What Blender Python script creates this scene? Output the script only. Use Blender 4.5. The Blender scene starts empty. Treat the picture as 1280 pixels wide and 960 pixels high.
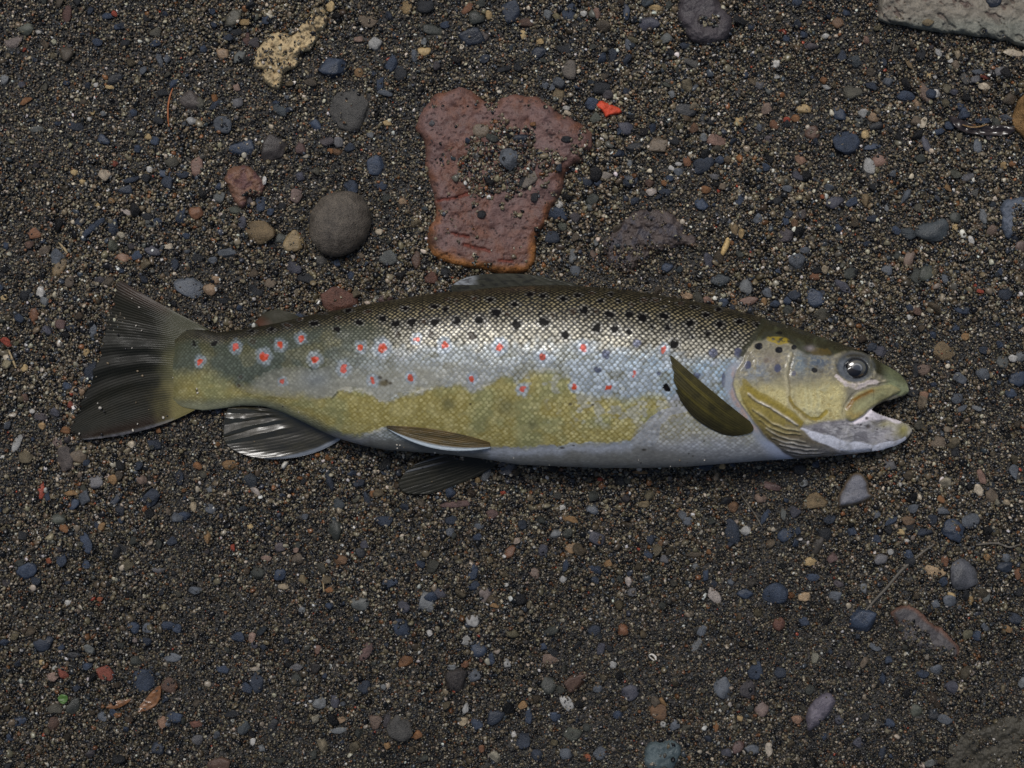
import bpy, math, random
import numpy as np

# ------------------------------------------------------------------ scene, camera, light
sc = bpy.context.scene
H = 0.65                       # camera height above the gravel (m)
S = 0.37 / 1280.0              # metres on the ground per photo pixel
cam_d = bpy.data.cameras.new("camera"); cam = bpy.data.objects.new("camera", cam_d)
sc.collection.objects.link(cam); sc.camera = cam
cam.location = (0, 0, H); cam.rotation_euler = (0, 0, 0)
cam_d.sensor_width = 36.0; cam_d.lens = 36.0 * H / 0.37
cam_d.clip_start = 0.01; cam_d.clip_end = 100.0
cam_d.dof.use_dof = True; cam_d.dof.focus_distance = H - 0.022; cam_d.dof.aperture_fstop = 14.0

SUN_EL, SUN_AZ = math.radians(63), math.radians(-18)   # light from the top of the picture, a little left
w = bpy.data.worlds.new("World"); sc.world = w; w.use_nodes = True
nt = w.node_tree; bg = nt.nodes["Background"]
sky = nt.nodes.new("ShaderNodeTexSky"); sky.sky_type = 'NISHITA'; sky.sun_disc = False
sky.sun_elevation = SUN_EL; sky.sun_rotation = SUN_AZ; sky.dust_density = 3.0; sky.air_density = 1.0
nt.links.new(sky.outputs[0], bg.inputs[0]); bg.inputs[1].default_value = 0.05
sun_d = bpy.data.lights.new("sun", 'SUN'); sun = bpy.data.objects.new("sun", sun_d)
sc.collection.objects.link(sun); sun_d.energy = 1.45; sun_d.angle = math.radians(20); sun_d.color = (1.0, 0.98, 0.95)
from mathutils import Vector
dirv = Vector((math.sin(SUN_AZ) * math.cos(SUN_EL), math.cos(SUN_AZ) * math.cos(SUN_EL), math.sin(SUN_EL)))
sun.rotation_euler = dirv.to_track_quat('Z', 'Y').to_euler(); sun.location = dirv * 2
sc.view_settings.view_transform = 'Standard'; sc.view_settings.look = 'None'
sc.view_settings.exposure = 0.30; sc.view_settings.gamma = 1.0

# ------------------------------------------------------------------ helpers
rng = np.random.default_rng(7)
random.seed(7)
def lin(c):
    c = np.asarray(c, float) / 255.0
    return np.where(c <= 0.04045, c / 12.92, ((c + 0.055) / 1.055) ** 2.4)
def P(px, py, z):
    """world point seen at photo pixel (px, py) if it lies at height z (m)"""
    px = np.asarray(px, float); py = np.asarray(py, float); z = np.asarray(z, float)
    k = S * (H - z) / H
    return np.stack([(px - 640) * k, (480 - py) * k, z + 0 * px], -1)
_lat = np.random.default_rng(3).random((256, 256))
def vnoise(x, y):
    xi = np.floor(x).astype(int); yi = np.floor(y).astype(int); fx = x - xi; fy = y - yi
    fx = fx * fx * (3 - 2 * fx); fy = fy * fy * (3 - 2 * fy)
    a = _lat[xi & 255, yi & 255]; b = _lat[(xi + 1) & 255, yi & 255]
    c = _lat[xi & 255, (yi + 1) & 255]; d = _lat[(xi + 1) & 255, (yi + 1) & 255]
    return (a * (1 - fx) + b * fx) * (1 - fy) + (c * (1 - fx) + d * fx) * fy
def fbm(x, y, o=4, off=0.0):
    s = 0; a = 0.5; t = 0
    for k in range(o):
        s = s + a * vnoise(x * 2 ** k + 17.3 * k + off, y * 2 ** k + 9.1 * k + off * 1.7); t += a; a *= 0.5
    return s / t
def sst(e0, e1, x):
    t = np.clip((x - e0) / (e1 - e0), 0, 1); return t * t * (3 - 2 * t)
def mix(a, b, t):
    t = np.asarray(t)[..., None]; return a * (1 - t) + b * t
def lerp(xs, pts):
    p = np.array(pts, float); return np.interp(xs, p[:, 0], p[:, 1])
def smooth_curve(pts, n):
    """Catmull-Rom resample of a polyline to n points"""
    p = np.array(pts, float); m = len(p)
    if m < 3:
        t = np.linspace(0, 1, n)[:, None]; return p[0] * (1 - t) + p[-1] * t
    q = np.vstack([2 * p[0] - p[1], p, 2 * p[-1] - p[-2]])
    t = np.linspace(0, m - 1 - 1e-9, n); i = t.astype(int); f = (t - i)[:, None]
    a, b, c, d = q[i], q[i + 1], q[i + 2], q[i + 3]
    return 0.5 * (2 * b + (c - a) * f + (2 * a - 5 * b + 4 * c - d) * f ** 2 + (3 * b - a - 3 * c + d) * f ** 3)
def dline(X, Y, pts):
    """distance to polyline; also the parameter (0..1) of the nearest point"""
    p = np.array(pts, float); best = np.full(X.shape, 1e9); tt = np.zeros(X.shape); n = len(p) - 1
    for i in range(n):
        ax, ay = p[i]; bx, by = p[i + 1]; dx, dy = bx - ax, by - ay
        t = np.clip(((X - ax) * dx + (Y - ay) * dy) / (dx * dx + dy * dy + 1e-9), 0, 1)
        d = np.hypot(X - ax - t * dx, Y - ay - t * dy)
        k = d < best; best = np.where(k, d, best); tt = np.where(k, (i + t) / n, tt)
    return best, tt
def inpoly(X, Y, pts):
    p = np.array(pts, float); r = np.zeros(X.shape, bool); n = len(p)
    for i in range(n):
        ax, ay = p[i]; bx, by = p[(i + 1) % n]
        if ay == by: continue
        c = ((ay > Y) != (by > Y)) & (X < (bx - ax) * (Y - ay) / (by - ay) + ax); r ^= c
    return r
def sdpoly(X, Y, pts):
    """signed distance, positive inside"""
    d, _ = dline(X, Y, list(pts) + [pts[0]])
    return np.where(inpoly(X, Y, pts), d, -d)

def link(o, parent=None):
    sc.collection.objects.link(o)
    if parent is not None: o.parent = parent
    return o
def mesh_obj(name, verts, faces, mat, parent=None, attrs=None, smooth=True):
    verts = np.asarray(verts, np.float32); me = bpy.data.meshes.new(name)
    faces = np.asarray(faces, np.int32)
    n, k = faces.shape
    me.vertices.add(len(verts)); me.vertices.foreach_set("co", verts.ravel())
    me.loops.add(n * k); me.loops.foreach_set("vertex_index", faces.ravel())
    me.polygons.add(n); me.polygons.foreach_set("loop_start", np.arange(0, n * k, k, dtype=np.int32))
    me.polygons.foreach_set("loop_total", np.full(n, k, np.int32))
    if smooth: me.polygons.foreach_set("use_smooth", np.ones(n, bool))
    for an, (ty, arr) in (attrs or {}).items():
        a = me.attributes.new(an, ty, 'POINT')
        arr = np.asarray(arr, np.float32)
        a.data.foreach_set("color" if ty == 'FLOAT_COLOR' else ("vector" if ty == 'FLOAT_VECTOR' else "value"), arr.ravel())
    me.update(calc_edges=True); me.validate()
    if mat: me.materials.append(mat)
    return link(bpy.data.objects.new(name, me), parent)
def tag(o, label=None, cat=None, group=None, kind=None):
    if label: o["label"] = label
    if cat: o["category"] = cat
    if group: o["group"] = group
    if kind: o["kind"] = kind
    return o
def rgba(c, n=None):
    c = np.asarray(c, float); return np.concatenate([c, np.ones(c.shape[:-1] + (1,))], -1)
def grid_faces(nu, nv, base=0, flip=False):
    i, j = np.meshgrid(np.arange(nu - 1), np.arange(nv - 1), indexing='ij')
    a = base + i * nv + j
    f = np.stack([a, a + nv, a + nv + 1, a + 1], -1).reshape(-1, 4)
    return f[:, ::-1] if flip else f

# ------------------------------------------------------------------ materials
def nodes(name):
    m = bpy.data.materials.new(name); m.use_nodes = True
    return m, m.node_tree, m.node_tree.nodes["Principled BSDF"]
def N(nt, t, **kw):
    n = nt.nodes.new(t)
    for k, v in kw.items():
        if k in n.inputs: n.inputs[k].default_value = v
        else: setattr(n, k, v)
    return n
def mixrgb(nt, a, b, fac, mode='MIX'):
    n = nt.nodes.new("ShaderNodeMix"); n.data_type = 'RGBA'; n.blend_type = mode
    for s, v in ((n.inputs[6], a), (n.inputs[7], b), (n.inputs[0], fac)):
        if hasattr(v, 'links'): nt.links.new(v, s)
        elif isinstance(v, (int, float)): s.default_value = v
        else: s.default_value = (*v, 1)
    return n.outputs[2]
def ramp(nt, inp, stops):
    n = nt.nodes.new("ShaderNodeValToRGB"); e = n.color_ramp.elements
    while len(e) < len(stops): e.new(0.5)
    for x, (p, v) in zip(e, stops):
        x.position = p; x.color = (v, v, v, 1) if isinstance(v, (int, float)) else (*v, 1)
    nt.links.new(inp, n.inputs[0]); return n.outputs[0]

def stone_material(name, mottle=0.45, speck=0.5, rough=0.42, bumps=0.5, scale=700.0, attr=None, coat=0.0, inst=False):
    m, t, b = nodes(name)
    tc = N(t, "ShaderNodeTexCoord"); oi = N(t, "ShaderNodeObjectInfo")
    off = N(t, "ShaderNodeVectorMath", operation='ADD'); t.links.new(tc.outputs['Object'], off.inputs[0])
    cmb = N(t, "ShaderNodeCombineXYZ")
    for k in range(3): t.links.new(oi.outputs['Random'], cmb.inputs[k])
    t.links.new(cmb.outputs[0], off.inputs[1])
    n1 = N(t, "ShaderNodeTexNoise", Scale=scale * 0.35, Detail=6.0, Roughness=0.65)
    n2 = N(t, "ShaderNodeTexNoise", Scale=scale * 2.2, Detail=4.0, Roughness=0.6)
    for n in (n1, n2): t.links.new(off.outputs[0], n.inputs['Vector'])
    if attr:
        at = N(t, "ShaderNodeAttribute", attribute_name=attr); base = at.outputs['Color']
        if inst: at.attribute_type = 'INSTANCER'
    else: base = oi.outputs['Color']
    v1 = ramp(t, n1.outputs['Fac'], [(0.3, 1.0 - mottle), (0.7, 1.0 + mottle)])
    c = mixrgb(t, base, v1, 1.0, 'MULTIPLY')
    v2 = ramp(t, n2.outputs['Fac'], [(0.30, 1.0 - speck), (0.48, 1.0), (0.66, 1.0), (0.78, 1.0 + 2.2 * speck)])
    c = mixrgb(t, c, v2, 1.0, 'MULTIPLY')
    t.links.new(c, b.inputs['Base Color'])
    rr = ramp(t, n1.outputs['Fac'], [(0.35, rough - 0.14), (0.65, rough + 0.16)])
    t.links.new(rr, b.inputs['Roughness'])
    b.inputs['Coat Weight'].default_value = coat; b.inputs['Coat Roughness'].default_value = 0.22
    b.inputs['Specular IOR Level'].default_value = 0.4
    add = N(t, "ShaderNodeMath", operation='ADD'); t.links.new(n1.outputs['Fac'], add.inputs[0]); t.links.new(n2.outputs['Fac'], add.inputs[1])
    bp = N(t, "ShaderNodeBump", Strength=bumps, Distance=0.0006)
    t.links.new(add.outputs[0], bp.inputs['Height']); t.links.new(bp.outputs[0], b.inputs['Normal'])
    return m
M_stone = stone_material("wet_stone")
M_rough = stone_material("rough_wet_stone", mottle=0.45, speck=0.55, rough=0.5, bumps=0.9, scale=900.0)
M_gravel = stone_material("wet_gravel", mottle=0.5, speck=0.5, rough=0.42, bumps=0.8, scale=3.0, attr="col", inst=True)
M_rock = stone_material("painted_rock", mottle=0.22, speck=0.4, rough=0.5, bumps=0.6, scale=600.0, attr="Col")

M_grain, t, b = nodes("wet_sand_grain")
at = N(t, "ShaderNodeAttribute", attribute_name="col", attribute_type='INSTANCER')
t.links.new(at.outputs['Color'], b.inputs['Base Color']); b.inputs['Roughness'].default_value = 0.30
b.inputs['Specular IOR Level'].default_value = 0.5

M_bed, t, b = nodes("dark_wet_sand")
tc = N(t, "ShaderNodeTexCoord")
vo = N(t, "ShaderNodeTexVoronoi", Scale=900.0); t.links.new(tc.outputs['Object'], vo.inputs['Vector'])
no = N(t, "ShaderNodeTexNoise", Scale=60.0, Detail=5.0); t.links.new(tc.outputs['Object'], no.inputs['Vector'])
hs = N(t, "ShaderNodeHueSaturation", Saturation=0.25, Value=0.02); t.links.new(vo.outputs['Color'], hs.inputs['Color'])
c = mixrgb(t, hs.outputs[0], (0.018, 0.016, 0.013), 0.6)
c = mixrgb(t, c, ramp(t, no.outputs['Fac'], [(0.3, 0.7), (0.7, 1.2)]), 1.0, 'MULTIPLY')
t.links.new(c, b.inputs['Base Color']); b.inputs['Roughness'].default_value = 0.6
bp = N(t, "ShaderNodeBump", Strength=0.8, Distance=0.0005, invert=True); t.links.new(vo.outputs['Distance'], bp.inputs['Height'])
t.links.new(bp.outputs[0], b.inputs['Normal'])

def skin_material(name, coat, crough, rough, bump=0.25, sc_=1800.0, spec=0.5):
    m, t, b = nodes(name)
    at = N(t, "ShaderNodeAttribute", attribute_name="Col")
    gl = N(t, "ShaderNodeAttribute", attribute_name="gloss")
    tc = N(t, "ShaderNodeTexCoord")
    n1 = N(t, "ShaderNodeTexNoise", Scale=sc_, Detail=4.0, Roughness=0.6); t.links.new(tc.outputs['Object'], n1.inputs['Vector'])
    c = mixrgb(t, at.outputs['Color'], ramp(t, n1.outputs['Fac'], [(0.3, 0.88), (0.7, 1.1)]), 1.0, 'MULTIPLY')
    t.links.new(c, b.inputs['Base Color'])
    ro = N(t, "ShaderNodeMapRange"); t.links.new(gl.outputs['Fac'], ro.inputs[0])
    ro.inputs[3].default_value = rough + 0.15; ro.inputs[4].default_value = rough - 0.12
    t.links.new(ro.outputs[0], b.inputs['Roughness'])
    b.inputs['Specular IOR Level'].default_value = spec
    me_ = N(t, 'ShaderNodeAttribute', attribute_name='metal'); t.links.new(me_.outputs['Fac'], b.inputs['Metallic'])
    sp = N(t, 'ShaderNodeMapRange'); t.links.new(gl.outputs['Fac'], sp.inputs[0]); sp.inputs[3].default_value = spec * 0.25; sp.inputs[4].default_value = spec * 1.3; t.links.new(sp.outputs[0], b.inputs['Specular IOR Level'])
    cw = N(t, "ShaderNodeMath", operation='MULTIPLY'); t.links.new(gl.outputs['Fac'], cw.inputs[0]); cw.inputs[1].default_value = coat
    t.links.new(cw.outputs[0], b.inputs['Coat Weight']); b.inputs['Coat Roughness'].default_value = crough
    bp = N(t, "ShaderNodeBump", Strength=bump, Distance=0.0003); t.links.new(n1.outputs['Fac'], bp.inputs['Height'])
    t.links.new(bp.outputs[0], b.inputs['Normal'])
    return m
M_skin = skin_material("fish_skin", 0.25, 0.16, 0.36, spec=0.35)
M_fin = skin_material("fin_membrane", 0.12, 0.16, 0.55, bump=0.15, sc_=1200.0, spec=0.15)
M_wetfin = skin_material("wet_fin_membrane", 0.75, 0.17, 0.45, bump=0.15, sc_=1200.0, spec=0.4)
def plain(name, col, rough=0.5, coat=0.0, var=0.25, scale=900.0):
    m, t, b = nodes(name)
    tc = N(t, "ShaderNodeTexCoord"); n1 = N(t, "ShaderNodeTexNoise", Scale=scale, Detail=4.0); t.links.new(tc.outputs['Object'], n1.inputs['Vector'])
    c = mixrgb(t, tuple(lin(col)), ramp(t, n1.outputs['Fac'], [(0.3, 1 - var), (0.7, 1 + var)]), 1.0, 'MULTIPLY')
    t.links.new(c, b.inputs['Base Color']); b.inputs['Roughness'].default_value = rough; b.inputs['Coat Weight'].default_value = coat
    bp = N(t, "ShaderNodeBump", Strength=0.4, Distance=0.0003); t.links.new(n1.outputs['Fac'], bp.inputs['Height']); t.links.new(bp.outputs[0], b.inputs['Normal'])
    return m
# ------------------------------------------------------------------ fish outline, photo pixels
TOP = [(205, 440), (209, 430), (214, 422), (221, 416), (230, 412.5), (240, 411.5), (255, 412), (272, 416), (300, 412), (345, 404), (400, 391), (450, 382), (500, 373), (550, 366), (600, 361), (650, 357),
       (700, 356), (750, 359), (800, 365), (850, 373), (900, 383), (940, 393), (965, 401), (1000, 411), (1020, 419), (1050, 429), (1080, 440), (1100, 452), (1113, 460), (1124, 468), (1131, 476), (1134.5, 482), (1135, 487)]
BOT = [(205, 488), (209, 498), (214, 504), (221, 508), (230, 510), (240, 511), (255, 513), (275, 511), (300, 507), (330, 508), (350, 514), (370, 523), (400, 538), (425, 549), (450, 556), (480, 562), (520, 565), (560, 568),
       (600, 573), (650, 581), (700, 583), (750, 585), (800, 585), (850, 584), (900, 580), (950, 576), (1000, 573), (1040, 570), (1070, 567), (1100, 563), (1118, 557), (1130, 550), (1137, 543), (1139, 538)]
MUP = [(1089, 512.5), (1095, 507), (1103, 502.5), (1112, 500), (1122, 496.5), (1130, 493), (1135, 489)]
MLO = [(1089, 512.5), (1100, 518), (1112, 523), (1124, 527), (1132, 531), (1137, 535), (1139, 538)]
THK = [(200, 0.3), (215, 0.9), (232, 2.6), (250, 5.5), (275, 10.5), (310, 18), (350, 27), (400, 36), (500, 47), (600, 54), (700, 58), (800, 59), (880, 57), (940, 55), (1000, 50), (1050, 41), (1090, 30), (1120, 19), (1139, 8)]
# ------------------------------------------------------------------ ground
def base_h(px, py):
    """gravel relief in metres at a photo pixel"""
    return ((fbm(px / 150.0 + 5, py / 150.0 + 5, 3) - 0.5) * 0.006 + (fbm(px / 34.0 + 40, py / 34.0 + 11, 3) - 0.5) * 0.0026 + (fbm(px / 9.0 + 70, py / 9.0 + 31, 2) - 0.5) * 0.0014) * \
        (1 - 0.6 * np.exp(-((py - 470) / 110.0) ** 2) * (px > 60) * (px < 1180)) - 0.0004 + \
        0.0026 * sst(290, 360, px) * (1 - sst(1050, 1100, px)) * (np.exp(-((py - lerp(px, BOT) + 1) / 9.0) ** 2) * (0.5 + fbm(px / 18.0, py / 18.0, 2)) + 0.8 * np.exp(-((py - lerp(px, TOP) - 1) / 9.0) ** 2))
def world_base(x, y): return base_h(x / S + 640, 480 - y / S)
xs = np.concatenate([[-40, -8, -2, -0.8, -0.45], np.arange(-0.40, 0.4001, 0.0016), [0.45, 0.8, 2, 8, 40]])
ys = np.concatenate([[-40, -8, -2, -0.8, -0.40], np.arange(-0.34, 0.3401, 0.0016), [0.40, 0.8, 2, 8, 40]])
GX, GY = np.meshgrid(xs, ys, indexing='ij')
GZ = np.where((abs(GX) < 0.42) & (abs(GY) < 0.36), world_base(np.clip(GX, -1, 1), np.clip(GY, -1, 1)), 0.0) - 0.0002
gnd = mesh_obj("sand_ground", np.stack([GX, GY, GZ], -1).reshape(-1, 3), grid_faces(len(xs), len(ys), 0), M_bed)
tag(gnd, kind='structure')

# ---- raster of what stands on the gravel, in photo pixels (index = px + 400, py + 400)
RX, RY = 2080, 1760
occ = np.zeros((RX, RY), bool)                 # covered by pebbles
pebh = np.full((RX, RY), -1.0)               # top of the pebbles (m)
rockz = np.full((RX, RY), -1.0)                # top of the big rocks (m)
sandy = np.zeros((RX, RY), bool)               # where sand lies on a rock

# ---- big rocks: relief grown inwards from an outline
def rock(name, poly, col, label, cat, hgt, edge, colfn=None, sand=None, wob=3.0, mat=None, tilt=(0, 0), rough=0.6, sink=0.0012):
    p = np.array(poly, float); x0, y0 = np.floor(p.min(0)) - 8; x1, y1 = np.ceil(p.max(0)) + 8
    nx, ny = int(x1 - x0) + 1, int(y1 - y0) + 1
    X, Y = np.meshgrid(x0 + np.arange(nx), y0 + np.arange(ny), indexing='ij')
    sd = sdpoly(X, Y, smooth_curve(list(poly) + [poly[0]], len(poly) * 4)[:-1])
    sd = sd + (fbm(X / 14, Y / 14, 3, off=x0) - 0.5) * wob * 2
    t = np.clip(sd / edge, 0, 1); prof = np.sqrt(np.clip(1 - (1 - t) ** 2, 0, 1))
    cx, cy = p.mean(0)
    top = hgt * (0.85 + 0.3 * fbm(X / 45, Y / 45, 3, off=y0)) + (X - cx) * tilt[0] + (Y - cy) * tilt[1]
    z = base_h(X, Y) - sink + (top + sink) * prof - 0.004 * np.clip(-sd / 6, 0, 1)
    z += (fbm(X / 7, Y / 7, 4, off=3) - 0.5) * 0.0014 * rough * t + (fbm(X / 2.2, Y / 2.2, 2) - 0.5) * 0.0005 * rough
    C = np.broadcast_to(lin(col), X.shape + (3,)) * (0.85 + 0.3 * fbm(X / 10, Y / 10, 3))[..., None]
    if colfn is not None: C, z = colfn(X, Y, sd, C, z)
    keep = (sd[:-1, :-1] > -6)
    V = P(X, Y, z).reshape(-1, 3)
    F = grid_faces(nx, ny, 0, True)[keep.ravel()]
    org = P(cx, cy, 0.0); V = V - org
    nx0, ny0 = int(x0) + 400, int(y0) + 400
    sl = (slice(nx0, nx0 + nx), slice(ny0, ny0 + ny))
    ins = sd > 1.5
    rockz[sl] = np.where(ins, z, rockz[sl])
    if sand is not None: sandy[sl] |= ins & (sand(X, Y, sd) > 0)
    used = np.unique(F); remap = np.zeros(len(V), int); remap[used] = np.arange(len(used))
    o = mesh_obj(name, V[used], remap[F], mat or M_rock, attrs={"Col": ('FLOAT_COLOR', rgba(C.reshape(-1, 3)[used]))})
    o.location = org
    tag(o, label, cat); return o

def red_col(X, Y, sd, C, z):
    n = fbm(X / 12, Y / 12, 4, off=1)
    C = mix(C, lin((108, 82, 76)), sst(0.35, 0.6, n) * 0.8)
    C = mix(C, lin((118, 94, 90)), sst(0.42, 0.65, fbm(X / 26, Y / 26, 3, off=8)) * 0.65)
    C = mix(C, lin((150, 96, 58)), (1 - sst(2, 11, sd + 14 * (n - 0.5))) * (0.15 + 0.7 * sst(200, 320, Y)))
    C = mix(C, lin((176, 120, 66)), (1 - sst(3, 14, sd)) * sst(285, 325, Y) * 0.8)
    C = mix(C, lin((62, 44, 36)), (1 - sst(5, 14, np.hypot(X - 541, Y - 298))) * 0.7)
    for pl in ([(565, 292), (585, 296)], [(580, 306), (598, 311), (612, 313)], [(547, 250), (572, 247), (590, 240)], [(624, 325), (640, 327)]):
        d, _ = dline(X, Y + 2.5 * (fbm(X / 5, Y / 5, 2) - 0.5), pl); g = np.exp(-(d / 1.8) ** 2)
        z = z - 0.0009 * g; C = mix(C, lin((120, 52, 36)), g * 0.8)
    pit = sst(0.70, 0.78, fbm(X / 3.0, Y / 3.0, 2, off=31)); C = mix(C, lin((45, 38, 40)), pit * 0.7); z = z - 0.0004 * pit
    return C, z
red_poly = [(520, 160), (527, 138), (545, 119), (570, 110), (590, 112), (604, 124), (618, 128), (632, 119), (655, 118), (676, 124),
            (700, 140), (722, 152), (738, 164), (740, 182), (728, 200), (708, 216), (704, 240), (690, 262), (682, 282), (672, 300), (668, 330),
            (650, 342), (620, 342), (585, 334), (552, 326), (535, 308), (535, 288), (545, 268), (541, 240), (533, 205), (530, 180)]
def red_sand(X, Y, sd):
    d = np.hypot((X - 632) / 62.0, (Y - 205) / 58.0) + (fbm(X / 16, Y / 16, 3, off=4) - 0.5) * 1.0
    return np.where((d < 0.86) & (sd > 6), 1, 0) | ((fbm(X / 5, Y / 5, 2, off=9) > 0.85) & (sd > 4)) | \
        ((np.hypot((X - 614) / 9, (Y - 128) / 14) < 1)) | ((fbm(X / 11, Y / 11, 3, off=44) + 0.25 * sst(690, 740, X) > 0.74))
rock("red_rock", red_poly, (116, 80, 66), "large flat reddish brown rock lying behind the fish with grit over its middle", "rock", 0.0042, 12, red_col, red_sand, tilt=(0, 0), rough=0.3)

def cream_col(X, Y, sd, C, z):
    n = fbm(X / 4, Y / 4, 3, off=2); C = mix(C, lin((112, 84, 48)), sst(0.55, 0.8, n) * 0.7)
    z = z + (n - 0.5) * 0.0016; return C, z
rock("sandstone_lump", [(317, 72), (325, 56), (338, 44), (356, 40), (366, 44), (377, 32), (392, 18), (404, 10), (409, 24), (398, 46), (388, 62),
     (375, 70), (372, 82), (358, 88), (354, 98), (348, 111), (336, 110), (327, 97), (329, 88), (318, 84)], (194, 172, 132),
     "crumbly cream sandstone lump with a long arm near the top left", "rock", 0.0034, 7, cream_col,
     lambda X, Y, sd: (fbm(X / 5, Y / 5, 2, off=6) > 0.57) * 1, wob=4.0, rough=1.6)
def slab_col(X, Y, sd, C, z):
    u = X * 0.9 + Y * 1.6; n = fbm(u / 26, (X - Y) / 9, 4, off=5); C = mix(C, lin((84, 58, 56)), sst(0.55, 0.68, n) * 0.55)
    n2 = fbm(X / 7, Y / 4, 4, off=15); C = mix(C, lin((140, 134, 122)), sst(0.5, 0.8, n2) * 0.4)
    C = mix(C, lin((112, 118, 108)), sst(14, 34, Y) * 0.6)
    g = sst(0.60, 0.68, n); z = z - 0.0008 * g; return C, z
rock("stone_slab", [(1096, -60), (1097, 14), (1102, 28), (1130, 34), (1158, 38), (1190, 43), (1222, 46), (1250, 50), (1280, 60), (1330, 70), (1350, -20), (1330, -70)],
     (134, 126, 112), "pale pinkish grey stone slab filling the top right corner", "rock", 0.0042, 7, slab_col,
     lambda X, Y, sd: ((sd < 7) & (fbm(X / 7, Y / 7, 2, off=7) > 0.55)) * 1, wob=3.0)
rock("half_buried_rock", [(757, 326), (755, 300), (772, 280), (795, 264), (822, 258), (846, 270), (852, 286), (869, 300), (868, 312), (835, 310), (800, 334), (772, 340)],
     (84, 74, 70), "wide rough brownish grey rock half buried in grit behind the middle of the fish", "rock", 0.0028, 16,
     lambda X, Y, sd, C, z: (mix(C, lin((60, 64, 78)), sst(0.5, 0.7, fbm(X / 9, Y / 9, 3, off=12)) * 0.5), z + (fbm(X / 3, Y / 3, 3) - 0.5) * 0.001),
     lambda X, Y, sd: ((fbm(X / 9, Y / 9, 3, off=14) > 0.62) | ((Y > 305) & (fbm(X / 6, Y / 6, 2, off=2) > 0.4))) * 1, wob=6.0, rough=1.8)
rock("mauve_rock", [(1114, 766), (1126, 754), (1145, 757), (1160, 774), (1182, 790), (1199, 808), (1199, 822), (1182, 828), (1160, 822), (1140, 812), (1122, 792)],
     (84, 80, 80), "smooth mauve grey rock with a rusty rim in the lower right, half sunk in sand", "rock", 0.003, 14,
     lambda X, Y, sd, C, z: (mix(C, lin((150, 98, 66)), (1 - sst(2, 8, sd)) * (Y < 805 + (X - 1150) * 0.4) * 0.4), z),
     lambda X, Y, sd: ((Y - 800 > (X - 1150) * 0.55 - 10 + 30 * (fbm(X / 8, Y / 8, 3) - 0.5))) * 1, wob=4.0)
rock("dark_round_rock", [(846, 2), (848, 25), (860, 47), (880, 57), (903, 53), (916, 38), (912, 18), (900, 0), (888, -20), (860, -22)],
     (74, 68, 70), "dark purplish grey rock cut by the top edge of the photo, grit in its hollow", "rock", 0.0045, 14,
     lambda X, Y, sd, C, z: (C, z - 0.0005 * np.exp(-(np.hypot((X - 885) / 14, (Y - 28) / 9)) ** 2)),
     lambda X, Y, sd: ((np.hypot((X - 884) / 12, (Y - 28) / 7) + 3.2 * (fbm(X / 9, Y / 9, 3, off=2) - 0.5) < 0.8) | (sd < 3)) * 1, wob=3.0)
rock("sunken_rock", [(1176, 985), (1182, 945), (1205, 915), (1235, 902), (1290, 888), (1340, 900), (1340, 1000)],
     (70, 66, 56), "low dull brown rock sunk in sand in the bottom right corner", "rock", 0.0022, 24, None,
     lambda X, Y, sd: (fbm(X / 10, Y / 10, 3, off=22) > 0.56) * 1, wob=8.0, rough=1.5)
rock("heart_shaped_stone", [(1046, 635), (1050, 614), (1061, 596), (1074, 591), (1085, 600), (1088, 614), (1092, 620), (1078, 630), (1060, 634)],
     (112, 112, 118), "pale grey heart shaped stone with a tan edge below the jaw of the fish", "stone", 0.0042, 8,
     lambda X, Y, sd, C, z: (mix(C, lin((112, 92, 60)), (1 - sst(1, 5, sd)) * 0.8), z), None, wob=2.0)
rock("rusty_rough_stone", [(279, 222), (284, 212), (296, 207), (309, 208), (322, 218), (331, 232), (325, 244), (312, 248), (303, 260), (293, 254), (286, 240)],
     (122, 90, 72), "large rough rusty brown stone left of the round grey cobble", "stone", 0.0036, 9,
     lambda X, Y, sd, C, z: (mix(C, lin((96, 68, 70)), sst(0.45, 0.7, fbm(X / 8, Y / 8, 3, off=42)) * 0.7), z),
     lambda X, Y, sd: ((np.hypot((X - 318) / 12, (Y - 246) / 8) < 1)) * 1, wob=4.0, rough=1.5)
rock("pale_blue_stone", [(1249, 262), (1258, 250), (1280, 244), (1310, 250), (1316, 270), (1300, 300), (1282, 290), (1266, 297), (1254, 292)],
     (88, 95, 106), "pale blue grey stone at the right edge, its middle hidden by sand", "stone", 0.0026, 9, None,
     lambda X, Y, sd: ((X > 1263) & (Y > 254 + 8 * (fbm(X / 6, Y / 6, 2) - 0.5))) * 1, wob=4.0)
rock("pale_lower_stone", [(1038, 866), (1028, 868), (1014, 880), (1006, 896), (1010, 913), (1022, 908), (1034, 894), (1044, 878)],
     (104, 98, 106), "pale mauve grey stone standing near the bottom edge left of the sunken corner rock", "stone", 0.0028, 8, None,
     lambda X, Y, sd: (fbm(X / 6, Y / 6, 2, off=19) > 0.7) * 1, wob=3.0)
rock("teal_flat_stone", [(806, 938), (814, 928), (838, 925), (851, 934), (849, 948), (838, 962), (812, 966), (804, 952)],
     (84, 96, 98), "dull blue green flat stone cut by the bottom edge of the photo", "stone", 0.0026, 8, None,
     lambda X, Y, sd: (fbm(X / 6, Y / 6, 2, off=23) > 0.66) * 1, wob=4.0)
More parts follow.
